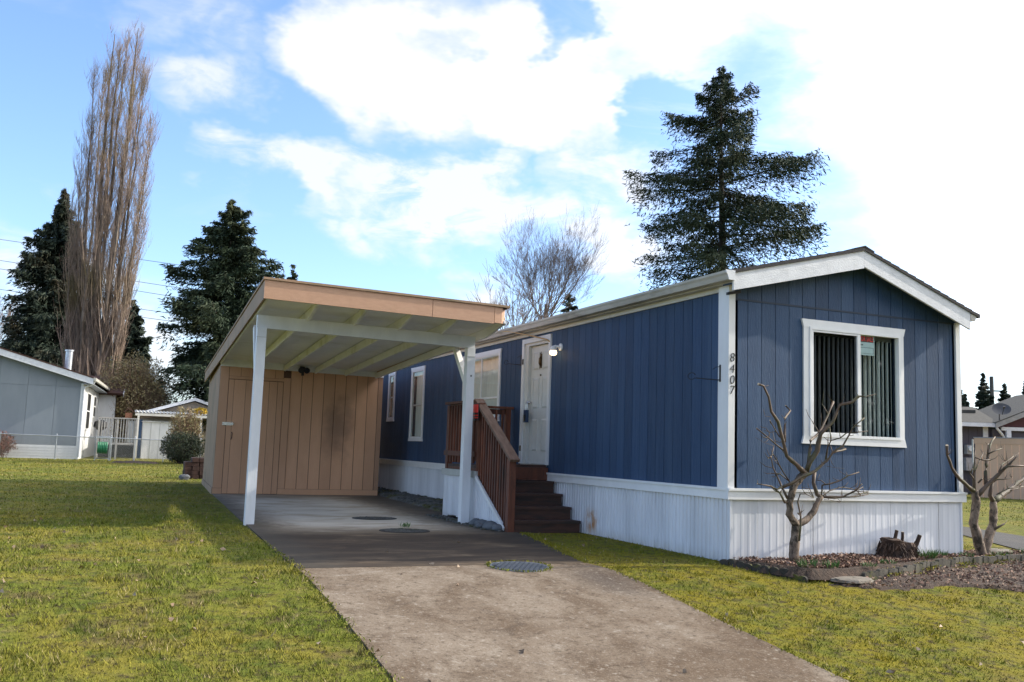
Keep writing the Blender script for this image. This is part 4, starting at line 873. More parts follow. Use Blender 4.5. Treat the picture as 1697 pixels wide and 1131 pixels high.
def rock(name, x, y, z, rx, ry, rz, mat, seed, label, cat):
    rr = random.Random(seed); mb = MB(); n, k = 14, 8
    for a in range(k):
        ph = -PI / 2 + PI * a / (k - 1)
        for b in range(n):
            th = 2 * PI * b / n; q = 1 + rr.uniform(-.13, .13); cz = math.copysign(abs(math.sin(ph)) ** .6, math.sin(ph))
            mb.v.append((x + rx * q * math.cos(ph) ** .7 * math.cos(th) if abs(math.cos(ph)) > 1e-6 else x, y + ry * q * (max(0, math.cos(ph)) ** .7) * math.sin(th), z + rz * cz * (1 + rr.uniform(-.08, .08))))
    mb.f = [(a * n + b, a * n + (b + 1) % n, (a + 1) * n + (b + 1) % n, (a + 1) * n + b) for a in range(k - 1) for b in range(n)]
    return tag(mb.build(name, mat), label, cat)
rock('stepping_stone', .80, -1.06, gz(-1.06) + .035, .25, .16, .03, 'field_stone', 3, 'flat tan stepping stone in the gap of the bed edging', 'stone')
rock('field_stone', 4.42, .10, .03, .26, .16, .07, 'field_stone', 9, 'flat buff stone beside the right hand pruned trunk', 'stone')
rock('field_stone', 3.78, .22, .0, .14, .10, .06, 'edging_dark', 12, 'dark mossy stone at the far corner of the skirting', 'stone')
# stump with three cut stubs
st = thing('stump', 'dark shaggy tree stump with cut stubs standing in the bark bed', 'tree stump', (2.28, -.24, .04))
mb = MB(); rr = random.Random(4); n = 18
for k, (z, r) in enumerate(((-.02, .245), (.05, .215), (.11, .205), (.17, .215), (.215, .20), (.225, .12), (.20, .0))):
    for b in range(n):
        th = 2 * PI * b / n; q = r * (1 + rr.uniform(-.13, .13)); mb.v.append((2.28 + q * math.cos(th), -.24 + q * math.sin(th) * .85, .04 + z * (1 - .15 * math.cos(th)) + rr.uniform(-.012, .012)))
mb.f = [(a * n + b, a * n + (b + 1) % n, (a + 1) * n + (b + 1) % n, (a + 1) * n + b) for a in range(6) for b in range(n)]
mb.build('trunk', 'stump_wood', st)
for (a, b, r) in (((2.18, -.28, .22), (2.22, -.30, .385), .022), ((2.36, -.24, .22), (2.365, -.25, .36), .018), ((2.47, -.30, .12), (2.55, -.34, .33), .026), ((2.50, -.22, .10), (2.60, -.24, .24), .022), ((2.28, -.20, .2), (2.30, -.2, .27), .02)):
    mb = MB(); mb.tube([a, ((a[0] + b[0]) / 2 + .006, (a[1] + b[1]) / 2, (a[2] + b[2]) / 2), b], [r * 1.1, r, r * .95], 8); sb = mb.build('stub', 'stump_wood', st)
    dv = (Vector(b) - Vector(a)).normalized() * .004
    mb = MB(); mb.tube([b, tuple(Vector(b) + dv)], [r * .86, r * .84], 8); mb.build('cut_face', 'cut_wood', sb)
mb = MB()
for i in range(150):                                     # torn strips of bark round the stump
    a = rr.uniform(0, 2 * PI); r = .20 + rr.uniform(0, .035); z = rr.uniform(.02, .2); x, y = 2.28 + r * math.cos(a), -.24 + .85 * r * math.sin(a)
    mb.beam((x, y, .04 + z), (x + rr.uniform(-.03, .03) + .03 * math.cos(a), y + rr.uniform(-.03, .03) + .03 * math.sin(a), .04 + z - rr.uniform(.03, .10)), .014, .007)
tag(mb.build('torn_bark', 'stump_wood', st), kind='stuff')
# bulbs coming up
BL = ['tuft of green bulb leaves by the gap in the edging, left of the stepping stone', 'tuft of green bulb leaves just behind the stepping stone', 'low mossy bulb tuft at the start of the grey edging', 'small bulb tuft between the grey edging and the stump', 'broad tuft of green bulb leaves just right of the stump', 'upright bulb tuft second to the right of the stump', 'low bulb tuft midway between the stump and the right hand pruned tree', 'bulb tuft at the foot of the right hand pruned tree', 'outermost bulb tuft beyond the right hand pruned tree']
for i, (x, y, r, n, h) in enumerate(((.42, -.80, .10, 60, .12), (.72, -.80, .11, 60, .10), (1.25, -.84, .09, 50, .06), (1.72, -.66, .10, 50, .06), (2.62, -.34, .15, 110, .14), (2.98, -.22, .13, 80, .10), (3.5, -.16, .13, 70, .08), (4.15, -.16, .14, 80, .08), (4.8, -.08, .16, 90, .09))):
    rr = np.random.default_rng(60 + i); a = rr.uniform(0, 2 * PI, n); q = np.sqrt(rr.random(n)) * r
    base = np.stack([x + q * np.cos(a), y + q * np.sin(a) * .7, np.full(n, bed_z(x, y))], 1); d = np.stack([np.cos(a) * .35 + rr.normal(0, .2, n), np.sin(a) * .35 + rr.normal(0, .2, n), np.ones(n)], 1); L = h * rr.uniform(.6, 1.1, n)
    dn = d / np.linalg.norm(d, axis=1, keepdims=True); v, f = leaf_cards(base + dn * L[:, None] * .5, dn, L, .009, rr, .5)
    tag(link('bulb_plant', np_mesh('bulb_plant', v, f), 'bulb_leaf'), BL[i], 'plant', 'bulb tufts in the bed')
# hard pruned crape myrtles

pts = []                                                  # moss cushions and grass growing over the edging
for P_, wgt in (([(-.12, -.02), (.02, -.36), (.14, -.68), (.34, -1.02)], 900), ([(1.04, -.95), (1.6, -.83), (2.1, -.68), (2.6, -.52), (3.2, -.38), (3.8, -.32), (4.5, -.25), (5.2, -.13)], 1500)):
    al = along(P_, .012)
    for i in range(wgt):
        q = al[R_.randrange(len(al))]
        if math.sin(q[0] * 7 + q[1] * 4) + R_.uniform(-.6, .6) < .1: continue
        o_ = R_.choice((R_.gauss(.05, .03), R_.gauss(-.045, .03))); pts.append((q[0] - math.sin(q[2]) * o_, q[1] + math.cos(q[2]) * o_, gz(q[1]) + (.075 if o_ > 0 else .03) + R_.uniform(-.01, .02)))
c_ = np.array(pts); d_ = rg.normal(size=c_.shape); d_[:, 2] = np.abs(d_[:, 2]) + .3; v, f = leaf_cards(c_, d_, rg.uniform(.02, .05, len(c_)), .012, rg, .7)
tag(link('moss', np_mesh('moss', v, f, {'tone': np.repeat(rg.random(len(c_)) * .5, 4)}), 'grass_blade'), 'yellow green moss growing over the bed edging', kind='stuff')
TREE_A=[([(0.668,-0.3,0.053),(0.673,-0.3,0.249),(0.696,-0.3,0.442)],0.075,0.06,'t'),([(0.696,-0.3,0.442),(0.585,-0.31,0.575),(0.596,-0.32,0.746),(0.631,-0.33,0.877),(0.718,-0.34,0.988),(0.793,-0.35,1.045)],0.05,0.05,'t'),([(0.696,-0.3,0.442),(0.832,-0.287,0.496),(0.967,-0.275,0.595),(1.05,-0.262,0.715),(1.106,-0.25,0.768)],0.05,0.035,'t'),([(1.106,-0.25,0.768),(1.069,-0.227,0.791),(1.031,-0.203,0.932),(1.07,-0.18,1.045)],0.032,0.02,'b'),([(0.793,-0.35,1.045),(0.703,-0.375,1.082),(0.474,-0.4,1.232),(0.405,-0.425,1.393),(0.312,-0.45,1.611),(0.196,-0.475,1.72),(0.14,-0.5,1.879),(0.049,-0.525,1.997),(-0.041,-0.55,2.009)],0.035,0.012,'b'),([(0.45,-0.4,1.385),(0.491,-0.35,1.659),(0.613,-0.3,1.753),(0.587,-0.25,1.808)],0.02,0.01,'b'),([(0.455,-0.38,1.289),(0.31,-0.29,1.428),(0.213,-0.2,1.532)],0.014,0.008,'b'),([(0.318,-0.28,1.428),(0.342,-0.265,1.488),(0.3,-0.25,1.544)],0.009,0.005,'b'),([(0.378,-0.4,1.44),(0.118,-0.55,1.615)],0.01,0.006,'b'),([(0.793,-0.35,1.045),(0.805,-0.386,1.143),(0.898,-0.421,1.303),(0.917,-0.457,1.499),(1.062,-0.493,1.642),(1.132,-0.529,1.842),(1.29,-0.564,1.878),(1.353,-0.6,1.95)],0.035,0.017,'b'),([(1.353,-0.6,1.95),(1.414,-0.65,1.941),(1.521,-0.7,1.98)],0.01,0.004,'b'),([(0.81,-0.38,1.143),(0.879,-0.33,1.419),(1.05,-0.28,1.514),(1.224,-0.23,1.723),(1.356,-0.18,1.894)],0.024,0.014,'b'),([(1.206,-0.25,1.752),(1.174,-0.2,1.854)],0.009,0.006,'b'),([(1.032,-0.3,1.514),(1.019,-0.2,1.649)],0.01,0.006,'b'),([(0.424,-0.38,0.875),(0.551,-0.407,0.93),(0.665,-0.434,1.003),(0.836,-0.461,1.073),(1.009,-0.488,1.22),(1.039,-0.515,1.289),(1.166,-0.542,1.371),(1.231,-0.569,1.491),(1.257,-0.596,1.571),(1.296,-0.623,1.621),(1.386,-0.65,1.698)],0.024,0.008,'b'),([(1.053,-0.5,1.284),(1.337,-0.4,1.334)],0.016,0.01,'b'),([(1.24,-0.6,1.521),(1.339,-0.63,1.534),(1.425,-0.66,1.547)],0.009,0.006,'b'),([(1.279,-0.6,1.606),(1.33,-0.66,1.602)],0.008,0.005,'b'),([(1.189,-0.58,1.519),(1.147,-0.523,1.459),(1.061,-0.465,1.426),(1.062,-0.408,1.347),(1.087,-0.35,1.208)],0.007,0.012,'b'),([(1.029,-0.5,1.425),(1.056,-0.45,1.573)],0.01,0.006,'b'),([(1.053,-0.5,1.284),(1.113,-0.4,1.368)],0.007,0.004,'b'),([(0.587,-0.3,0.711),(0.5,-0.338,0.704),(0.401,-0.375,0.813),(0.25,-0.412,0.887),(0.029,-0.45,0.912)],0.018,0.008,'b'),([(0.26,-0.4,0.887),(0.332,-0.41,0.854),(0.385,-0.42,0.879)],0.008,0.01,'b'),([(0.556,-0.32,0.747),(0.525,-0.292,0.831),(0.521,-0.263,0.87),(0.517,-0.235,0.926),(0.443,-0.207,1.088),(0.437,-0.178,1.207),(0.497,-0.15,1.336)],0.018,0.006,'b'),([(0.379,-0.25,1.216),(0.343,-0.25,1.201)],0.012,0.01,'b'),([(0.583,-0.32,0.942),(0.473,-0.353,1.039),(0.351,-0.387,1.178),(0.266,-0.42,1.245)],0.01,0.007,'b'),([(0.57,-0.32,0.948),(0.496,-0.26,1.025),(0.415,-0.2,1.027)],0.009,0.006,'b'),([(0.456,-0.2,1.34),(0.342,-0.16,1.38),(0.252,-0.12,1.435)],0.003,0.002,'b'),([(0.211,-0.45,1.659),(0.094,-0.5,1.662)],0.004,0.003,'b'),([(1.106,-0.25,0.768),(1.363,-0.317,0.777),(1.49,-0.383,0.849),(1.53,-0.45,0.931)],0.018,0.009,'b'),([(1.106,-0.25,0.768),(1.354,-0.2,0.753),(1.622,-0.15,0.766),(1.973,-0.1,0.829)],0.014,0.007,'b'),([(1.378,-0.3,0.774),(1.545,-0.325,0.779),(1.729,-0.35,0.814)],0.01,0.006,'b'),([(1.106,-0.25,0.768),(1.094,-0.28,0.905),(1.197,-0.31,0.928),(1.314,-0.34,0.967),(1.402,-0.37,1.026),(1.535,-0.4,1.069)],0.013,0.007,'b'),([(1.407,-0.35,1.02),(1.334,-0.35,1.057)],0.005,0.003,'b'),([(1.138,-0.28,0.922),(1.116,-0.24,0.959),(1.087,-0.2,0.959)],0.008,0.005,'b'),([(1.106,-0.25,0.768),(1.173,-0.24,0.804),(1.254,-0.23,0.843),(1.454,-0.22,0.885),(1.7,-0.21,0.854),(1.785,-0.2,0.889)],0.01,0.007,'b'),([(1.474,-0.4,0.85),(1.568,-0.5,0.846)],0.007,0.004,'b'),([(1.149,-0.25,0.737),(1.324,-0.2,0.724),(1.495,-0.15,0.712)],0.005,0.003,'b'),([(1.052,-0.4,1.13),(1.224,-0.5,1.11)],0.003,0.002,'b'),([(0.669,-0.38,0.278),(0.684,-0.387,0.45),(0.679,-0.393,0.558),(0.632,-0.4,0.72),(0.661,-0.407,0.807),(0.738,-0.413,0.808),(0.843,-0.42,0.767)],0.016,0.006,'b'),([(0.966,-0.28,0.765),(0.945,-0.24,0.856),(0.866,-0.2,0.875)],0.008,0.003,'b'),([(0.673,-0.4,0.559),(0.615,-0.42,0.592)],0.009,0.007,'b')]
TREE_B=[([(3.977,-0.02,0.01),(3.935,-0.03,0.121),(3.872,-0.04,0.282),(3.795,-0.05,0.442),(3.847,-0.06,0.726),(3.81,-0.07,0.86)],0.085,0.06,'t'),([(4.014,-0.02,0.023),(4.107,-0.008,0.217),(4.214,0.005,0.396),(4.246,0.018,0.564),(4.269,0.03,0.724)],0.075,0.055,'t'),([(3.81,-0.07,0.86),(3.629,-0.12,0.923),(3.426,-0.17,1.019),(3.24,-0.22,1.157),(3.109,-0.27,1.311),(3.051,-0.32,1.432)],0.035,0.018,'b'),([(3.81,-0.07,0.86),(3.789,-0.082,1.075),(3.794,-0.095,1.3),(3.93,-0.107,1.268),(4.042,-0.12,1.272)],0.024,0.01,'b'),([(3.77,-0.1,1.112),(3.927,-0.057,1.258),(4.045,-0.013,1.351),(4.06,0.03,1.406)],0.014,0.006,'b'),([(3.814,-0.07,0.986),(3.671,-0.12,1.092),(3.664,-0.17,1.147)],0.014,0.007,'b'),([(3.833,-0.07,0.789),(3.98,-0.12,0.946),(4.101,-0.17,1.067),(4.197,-0.22,1.179),(4.239,-0.27,1.244),(4.295,-0.32,1.328)],0.04,0.012,'b'),([(4.082,-0.27,1.151),(4.124,-0.32,1.198),(4.368,-0.37,1.209)],0.018,0.01,'b'),([(4.08,-0.22,1.122),(4.209,-0.17,1.223),(4.483,-0.12,1.329)],0.012,0.006,'b'),([(4.015,-0.07,0.953),(4.075,-0.02,1.115),(4.186,0.03,1.299),(4.291,0.08,1.468),(4.448,0.13,1.585)],0.034,0.012,'b'),([(4.2,0.03,1.355),(4.275,0.005,1.394),(4.389,-0.02,1.431)],0.014,0.008,'b'),([(4.173,0.03,1.317),(4.144,-0.02,1.482)],0.01,0.007,'b'),([(4.269,0.03,0.724),(4.477,0.08,0.806),(4.728,0.13,0.899),(5.069,0.18,1.053),(5.357,0.23,1.195),(5.6,0.28,1.309)],0.05,0.018,'b'),([(4.269,0.03,0.724),(4.177,0.005,0.807),(4.191,-0.02,0.972)],0.04,0.02,'b'),([(4.398,0.08,0.814),(4.55,0.03,0.902),(4.699,-0.02,0.925)],0.014,0.007,'b'),([(4.664,0.08,0.873),(5.036,0.18,0.929)],0.012,0.007,'b'),([(4.078,-0.07,0.954),(4.161,-0.12,1.021),(4.383,-0.17,1.045)],0.016,0.007,'b'),([(3.876,-0.07,0.969),(3.894,-0.12,1.025)],0.014,0.01,'b'),([(4.182,-0.02,0.358),(4.208,-0.07,0.393),(4.278,-0.12,0.448)],0.02,0.012,'b')]
def pruned_tree(T_, base, label):
    t_ = thing('pruned_tree', label, 'tree', base, 'hard pruned small trees in the bed')
    tr, br, cuts = MB(), [], MB()
    for pts, r0, r1, k in T_:
        P = [Vector(p) for p in pts]
        if k == 'b':                                       # a few knuckles between the bends
            Q = [P[0]]
            for a, b in zip(P[:-1], P[1:]):
                L = (b - a).length; n = max(1, int(L / .09))
                for i in range(1, n + 1): Q.append(a.lerp(b, i / n) + (Vector((R_.uniform(-1, 1), R_.uniform(-1, 1), R_.uniform(-1, 1))) * .006 if i < n else Vector((0, 0, 0))))
            P = Q
        else:
            Q = [P[0]]
            for a, b in zip(P[:-1], P[1:]):
                n = 3
                for i in range(1, n + 1): Q.append(a.lerp(b, i / n) + (Vector((R_.uniform(-1, 1), R_.uniform(-1, 1), 0)) * .007 if i < n else Vector((0, 0, 0))))
            P = Q
        n = len(P); rad = [(r0 + (r1 - r0) * i / max(1, n - 1)) * R_.uniform(.92, 1.12) for i in range(n)]
        if k == 't': tr.tube(P, [q * .80 for q in rad], 10)
        else:
            rad = [q * .82 * R_.uniform(.86, 1.16) for q in rad]
            if r1 > .006: rad[-1] *= 1.22
            m_ = MB(); m_.tube(P, rad, 7)
            for c in range(R_.randint(2, 5) if n > 3 else 1):          # short twigs left by the pruning
                i_ = R_.randrange(max(1, n // 3), n); o_ = P[i_]; d_ = Vector((R_.uniform(-1, 1), R_.uniform(-.7, .7), R_.uniform(-.2, 1))).normalized(); l_ = R_.uniform(.05, .17); m_.tube([o_, o_ + d_ * l_ * .5, o_ + (d_ + Vector((0, 0, .25))).normalized() * l_], [min(.006, rad[i_] * .6), .004, .0022], 4)
            br.append(m_)
            if r1 > .005: dv = (P[-1] - P[-2]).normalized() * .005; cuts.tube([P[-1] + dv * .1, P[-1] + dv], [rad[-1] * .9, rad[-1] * .88], 7)
    tr.build('trunk', 'crape_bark', t_, smooth=True)
    for m_ in br: m_.build('branch', 'crape_branch', t_, smooth=True)
    cuts.build('cut_ends', 'cut_wood', t_)
    return t_
pruned_tree(TREE_A, (.668, -.30, .03), 'bare hard pruned small tree in front of the end window of the blue house')
pruned_tree(TREE_B, (3.98, -.02, .0), 'bare hard pruned twin stemmed tree beyond the right corner of the blue house')

# ================================================================== gravel beside the house, lawn blades, fallen leaves
GP = [(-.98, 6.42), (-.02, 6.42), (-.02, 16.8), (-.66, 16.8), (-.66, 12.7), (-.84, 9)]
tag(grid_patch(GP, .09, lambda x, y: .045 + .05 * (x + 1) + .018 * math.sin(7 * x + 2 * y) * math.sin(5 * y), .08).build('gravel_bed', 'gravel_grey', smooth=True), 'bed of loose grey gravel beside the long wall', kind='structure')
rr = np.random.default_rng(8); mb = MB()
for i in range(1500):
    x, y = rr.uniform(-.95, -.05), 6.45 + 9.5 * rr.random() ** 1.4; s = rr.uniform(.014, .042)
    if not inside(x, y, GP): continue
    z = .045 + .05 * (x + 1); p = [(x + a * s * rr.uniform(.6, 1.2), y + b * s * rr.uniform(.6, 1.2), z + c * s * rr.uniform(.5, .9)) for a, b, c in ((-1, -1, -.5), (1, -1, -.5), (1, 1, -.5), (-1, 1, -.5), (-.7, -.7, .8), (.7, -.7, .8), (.7, .7, .8), (-.7, .7, .8))]; mb.hexa(p)
for i in range(240):                                      # stones spilling round the rocks by the porch
    x, y = rr.uniform(-1.5, -1.2), rr.uniform(3.6, 6.6); s = rr.uniform(.010, .028); z = .028
    mb.hexa([(x + a * s * rr.uniform(.6, 1.2), y + b * s * rr.uniform(.6, 1.2), z + c * s * rr.uniform(.5, .9)) for a, b, c in ((-1, -1, -.5), (1, -1, -.5), (1, 1, -.5), (-1, 1, -.5), (-.7, -.7, .8), (.7, -.7, .8), (.7, .7, .8), (-.7, .7, .8))])
tag(mb.build('gravel', 'gravel_grey'), 'loose grey gravel between the slab and the house', kind='stuff')

rr = np.random.default_rng(21)
def lawn(n, r0, r1, a0, a1, power):
    """points on the lawn round the camera: more of them where they are near"""
    u = rr.random(n); r = (r0 ** (1 - power) + u * (r1 ** (1 - power) - r0 ** (1 - power))) ** (1 / (1 - power)) if power != 1 else r0 * (r1 / r0) ** u
    a = np.radians(rr.uniform(a0, a1, n)); x = CP.x + r * np.sin(a); y = CP.y + r * np.cos(a)
    bx, by = x + rr.normal(0, .028, n), y + rr.normal(0, .02, n)
    ok = ~((by < 12.7) & (by > -11) & (bx > -4.87 + np.where(by > 4, (by - 4) * .042, 0)) & (bx < np.where(by < .13, -1.70, np.where(by < 3.4, -1.82 + .215 * by, -1.1))))
    ok &= ~((by > 3.4) & (bx > -4.5) & (by < 17.6) & (bx < 4)); ok &= ~((bx > -.02) & (bx < 3.66) & (by > -.02) & (by < 17.2))
    ok &= ~((bx > -1.4) & (by > 3.4) & (bx < .1)); ok &= ~((by > 39.9) & (bx < -6)); ok &= ~((by > 43.5) & (bx > -6) & (bx < 2))
    pth = (bx - 5.47) * .62 - (by - .53) * .40                      # the asphalt strip
    ok &= ~((bx > 3.6) & (by > -4.6) & (np.abs((bx - 6.7) * .78 - (by - 1.5) * .63) < 1.0))
    keep = np.ones(n, bool)
    for P in (BED, DIRT):
        sel = np.where(ok & (bx > -.3) & (bx < 6.4) & (by < .8) & (by > -2.4))[0]
        for i in sel:
            if inside(bx[i], by[i], P) and rr.random() < (1. if P is BED else .93): keep[i] = False
    ok &= keep
    return x[ok], y[ok], r[ok]
xs_, ys_, rs_ = [], [], []
for args in ((330000, 2.6, 16, -36, 62, 1.15), (120000, 13, 52, -36, 20, 1.25), (30000, 13, 40, 20, 62, 1.2)):
    a, b, c = lawn(*args); xs_.append(a); ys_.append(b); rs_.append(c)
tx, ty, tr_ = lawn(900, 2.8, 15, -36, 62, 1.1)                       # taller tufts here and there
k_ = 34; tx2 = np.repeat(tx, k_) + rr.normal(0, .045, len(tx) * k_); ty2 = np.repeat(ty, k_) + rr.normal(0, .045, len(tx) * k_)
n_short = sum(len(q) for q in xs_); xs_.append(tx2); ys_.append(ty2); rs_.append(np.repeat(tr_, k_))
gx, gy, gr = map(np.concatenate, (xs_, ys_, rs_)); n = len(gx)
clump = np.sin(gx * 5.1 + 1.3 * np.sin(gy * 3.7)) * np.sin(gy * 4.3 + 1.1 * np.sin(gx * 2.9)) + .6 * np.sin(gx * 13.1 + gy * 7) * np.sin(gy * 11.7 - gx * 5)
h = (.026 + .012 * clump) * rr.uniform(.55, 1.5, n); h = np.maximum(h, .010) * (1 + np.clip(gr - 12, 0, 30) * .012)
h[n_short:] = rr.uniform(.03, .075, n - n_short); moss = (gx > -2) & (gx < 6); h[moss] *= .72
w = (.0035 + .00075 * gr) * rr.uniform(.7, 1.3, n)
a = rr.uniform(0, 2 * PI, n); lean = rr.uniform(.2, 1.1, n) * h; la = rr.uniform(0, 2 * PI, n); z0 = gzn(gy) - .003
p0 = np.stack([gx - w / 2 * np.cos(a), gy - w / 2 * np.sin(a), z0], 1); p1 = np.stack([gx + w / 2 * np.cos(a), gy + w / 2 * np.sin(a), z0], 1); p2 = np.stack([gx + lean * np.cos(la), gy + lean * np.sin(la), z0 + h], 1)
V = np.stack([p0, p1, p2], 1).reshape(-1, 3); tone = np.repeat(np.clip(.5 + .22 * clump + rr.normal(0, .2, n), 0, 1), 3)
tag(link('grass', np_mesh('grass', V, np.arange(3 * n).reshape(n, 3), {'tone': tone}), 'grass_blade'), 'short mossy grass of the lawns', kind='stuff')
# moss and weeds creeping over the edges of the concrete
pts = []
for i in range(3600):
    t_ = R_.random()
    if t_ < .45: y = R_.uniform(-8, 4.8); x = -4.87 + R_.gauss(.0, .035)
    elif t_ < .75: y = R_.uniform(-8, .1); x = -1.68 + R_.gauss(.0, .03)
    elif t_ < .92: y = R_.uniform(.1, 3.4); x = -1.80 + .215 * y + R_.gauss(.02, .05)
    else: a_ = R_.uniform(0, 2 * PI); x = -2.63 + .33 * math.cos(a_) + R_.gauss(0, .015); y = .30 * math.sin(a_) + R_.gauss(0, .012)
    pts.append((x, y, gz(y) + .028))
c_ = np.array(pts); d_ = rr.normal(size=c_.shape); d_[:, 2] = np.abs(d_[:, 2]) + .6
v, f = leaf_cards(c_, d_, rr.uniform(.015, .045, len(c_)), .010, rr, .6)
tag(link('edge_weeds', np_mesh('edge_weeds', v, f, {'tone': np.repeat(rr.random(len(c_)), 4)}), 'grass_blade'), 'moss and weeds along the edges of the concrete', kind='stuff')
c_ = np.array([(-2.62 + rr.normal(0, .04), 4.02 + rr.normal(0, .04), .075) for i in range(40)]); d_ = rr.normal(size=c_.shape); d_[:, 2] = np.abs(d_[:, 2]) + .7
v, f = leaf_cards(c_, d_, rr.uniform(.06, .13, 40), .010, rr, .6); tag(link('weed_tuft', np_mesh('weed_tuft', v, f), 'bulb_leaf'), 'weed tuft growing at the drain cover on the front of the slab', 'weed')
# dead leaves lying about
n = 260; a = np.radians(rr.uniform(-32, 58, n)); r = rr.uniform(3.0, 15, n); x = CP.x + r * np.sin(a); y = CP.y + r * np.cos(a); ok = (x < -.2) | (y < -.6); ok &= ~((y > 3) & (x > -4.7)); ok &= ~((x > -4.9) & (x < -1.6) & (rr.random(n) < .75)); x, y = x[ok], y[ok]
c_ = np.stack([x, y, gzn(y) + .030], 1); d_ = rr.normal(size=c_.shape); d_[:, 2] *= .35; v, f = leaf_cards(c_, d_, rr.uniform(.03, .075, len(x)), rr.uniform(.02, .045, len(x)), rr, 1.2)
tag(link('fallen_leaves', np_mesh('fallen_leaves', v, f), 'dry_leaf'), 'dry fallen leaves scattered over lawn and drive', kind='stuff')

# ================================================================== neighbours on the left
TH = math.radians(3.7); cT, sT = math.cos(TH), math.sin(TH); HX, HY = -7.78, 40.37
def LH(g, a, z): return (HX - g * cT + a * sT, HY + g * sT + a * cT, z)      # g: along the end wall to the left, a: along the side wall away
def lbox(mb, g0, g1, a0, a1, z0, z1):
    return mb.hexa([LH(g, a, z) for z in (z0, z1) for g, a in ((g0, a0), (g1, a0), (g1, a1), (g0, a1))])
gh = thing('grey_house', 'grey manufactured home with white side wall and white skirting at the left edge', 'house', (HX, HY, 0))
zrl = lambda g: 3.93 + .285 * (g + .45) if g < 4.2 else 3.93 + .285 * (4.65 - (g - 4.2))
mb = MB(); mb.prism([LH(0, .03, .62), LH(8.4, .03, .62), LH(8.4, .03, zrl(8.4) - .2), LH(4.2, .03, zrl(4.2) - .2), LH(0, .03, zrl(0) - .2)], tuple(np.subtract(LH(0, .2, 0), LH(0, 0, 0)))); mb.build('end_wall', 'grey_siding', gh)
for i in range(7):
    g0, g1 = i * 1.2, (i + 1) * 1.2 - .012; p = [LH(g0, 0, .64), LH(g1, 0, .64), LH(g1, 0, min(zrl(g1) - .25, 3.42)), LH(g0, 0, min(zrl(g0) - .25, 3.42))]; mb = MB(); mb.prism(p, (sT * .03, cT * .03, 0)); mb.build('siding_sheet', 'grey_siding', gh)
    if zrl(g0) > 3.75:
        p = [LH(g0, .005, 3.435), LH(g1, .005, 3.435), LH(g1, .005, zrl(g1) - .25), LH(g0, .005, zrl(g0) - .25)]; mb = MB(); mb.prism(p, (sT * .025, cT * .025, 0)); mb.build('siding_sheet', 'grey_siding', gh)
mb = MB(); lbox(mb, 0, .12, .2, 10, .0, 3.68); mb.build('side_wall', 'white_paint', gh)
mb = MB(); lbox(mb, -.02, .10, -.03, .2, .0, 3.62); mb.build('corner_board', 'white_paint', gh)
for i in range(5):
    mb = MB(); mb.hexa([LH(g, a, z) for z, o in ((i * .127, .012), (i * .127 + .122, .0)) for g, a in ((.1, -.035 + .012 - o), (8.4, -.035 + .012 - o), (8.4, .03), (.1, .03))]); mb.build('skirting_board', 'white_paint', gh)
for sgn in (0, 1):
    ga, gb = (-.45, 4.2) if sgn == 0 else (8.85, 4.2)
    mb = MB(); mb.hexa([LH(g, a, zrl(g) + dz) for dz in (-.06, .0) for g, a in ((ga, -.40), (gb, -.40), (gb, 20), (ga, 20))]); mb.build('roof', 'roof_brown', gh)
    mb = MB(); mb.hexa([LH(g, a, zrl(g) + dz) for dz in (-.36, -.062) for g, a in ((ga, -.38), (gb, -.38), (gb, -.34), (ga, -.34))]); mb.build('rake_board', 'fascia_white', gh)
mb = MB(); lbox(mb, -.45, .0, -.34, 10, 3.58, 3.61); mb.build('soffit', 'grey_siding', gh)
mb = MB(); lbox(mb, -.56, -.45, -.40, 10.2, 3.76, 3.90); mb.build('gutter', 'gutter_paint', gh)
mb = MB(); mb.tube([LH(-.50, -.2, 3.78), LH(-.45, -.1, 3.62), LH(-.06, -.06, 3.44), LH(-.05, -.05, 3.0), LH(-.05, -.05, .1)], .045, 6); mb.build('downspout', 'fascia_white', gh)
for a0, a1, z0, z1 in ((2.6, 4.3, 1.5, 3.25), (6.5, 7.6, 2.2, 3.25)):
    mb = MB(); lbox(mb, -.03, 0, a0 - .12, a1 + .12, z0 - .1, z1 + .1); w = mb.build('window', 'white_trim', gh)
    mb = MB(); lbox(mb, -.036, -.031, a0, a1, z0, z1); mb.build('pane', 'iron', w)
    mb = MB(); lbox(mb, -.045, -.037, a0, a1, (z0 + z1) / 2 - .03, (z0 + z1) / 2 + .03); mb.build('sash', 'white_trim', w)
mb = MB(); lbox(mb, -.9, 0, 10, 15.4, 0, 3.62); lbox(mb, -1.75, -.9, 15.4, 20, 0, 3.55); mb.build('bay_wall', 'white_paint', gh)
for a in (10.6, 12.6): mb = MB(); lbox(mb, -.94, -.9, a, a + .8, 1.4, 2.9); mb.build('window', 'iron', gh)
mb = MB(); mb.prism([LH(-1.3, 9.4, 3.62), LH(-1.3, 12.7, 4.75), LH(-1.3, 16, 3.62), LH(-1.3, 15.8, 3.5), LH(-1.3, 12.7, 4.6), LH(-1.3, 9.6, 3.5)], tuple(np.subtract(LH(3.5, 0, 0), LH(0, 0, 0)))); mb.build('cross_gable_roof', 'roof_brown', gh)
mb = MB(); mb.prism([LH(-1.34, 9.4, 3.60), LH(-1.34, 12.7, 4.78), LH(-1.34, 16, 3.60), LH(-1.34, 15.6, 3.42), LH(-1.34, 12.7, 4.42), LH(-1.34, 9.8, 3.42)], tuple(np.subtract(LH(.05, 0, 0), LH(0, 0, 0)))); mb.build('gable_board', 'fascia_white', gh)
mb = MB(); mb.prism([LH(-.92, 10, 3.6), LH(-.92, 12.7, 4.55), LH(-.92, 15.4, 3.6)], tuple(np.subtract(LH(.05, 0, 0), LH(0, 0, 0)))); mb.build('gable_wall', 'white_paint', gh)
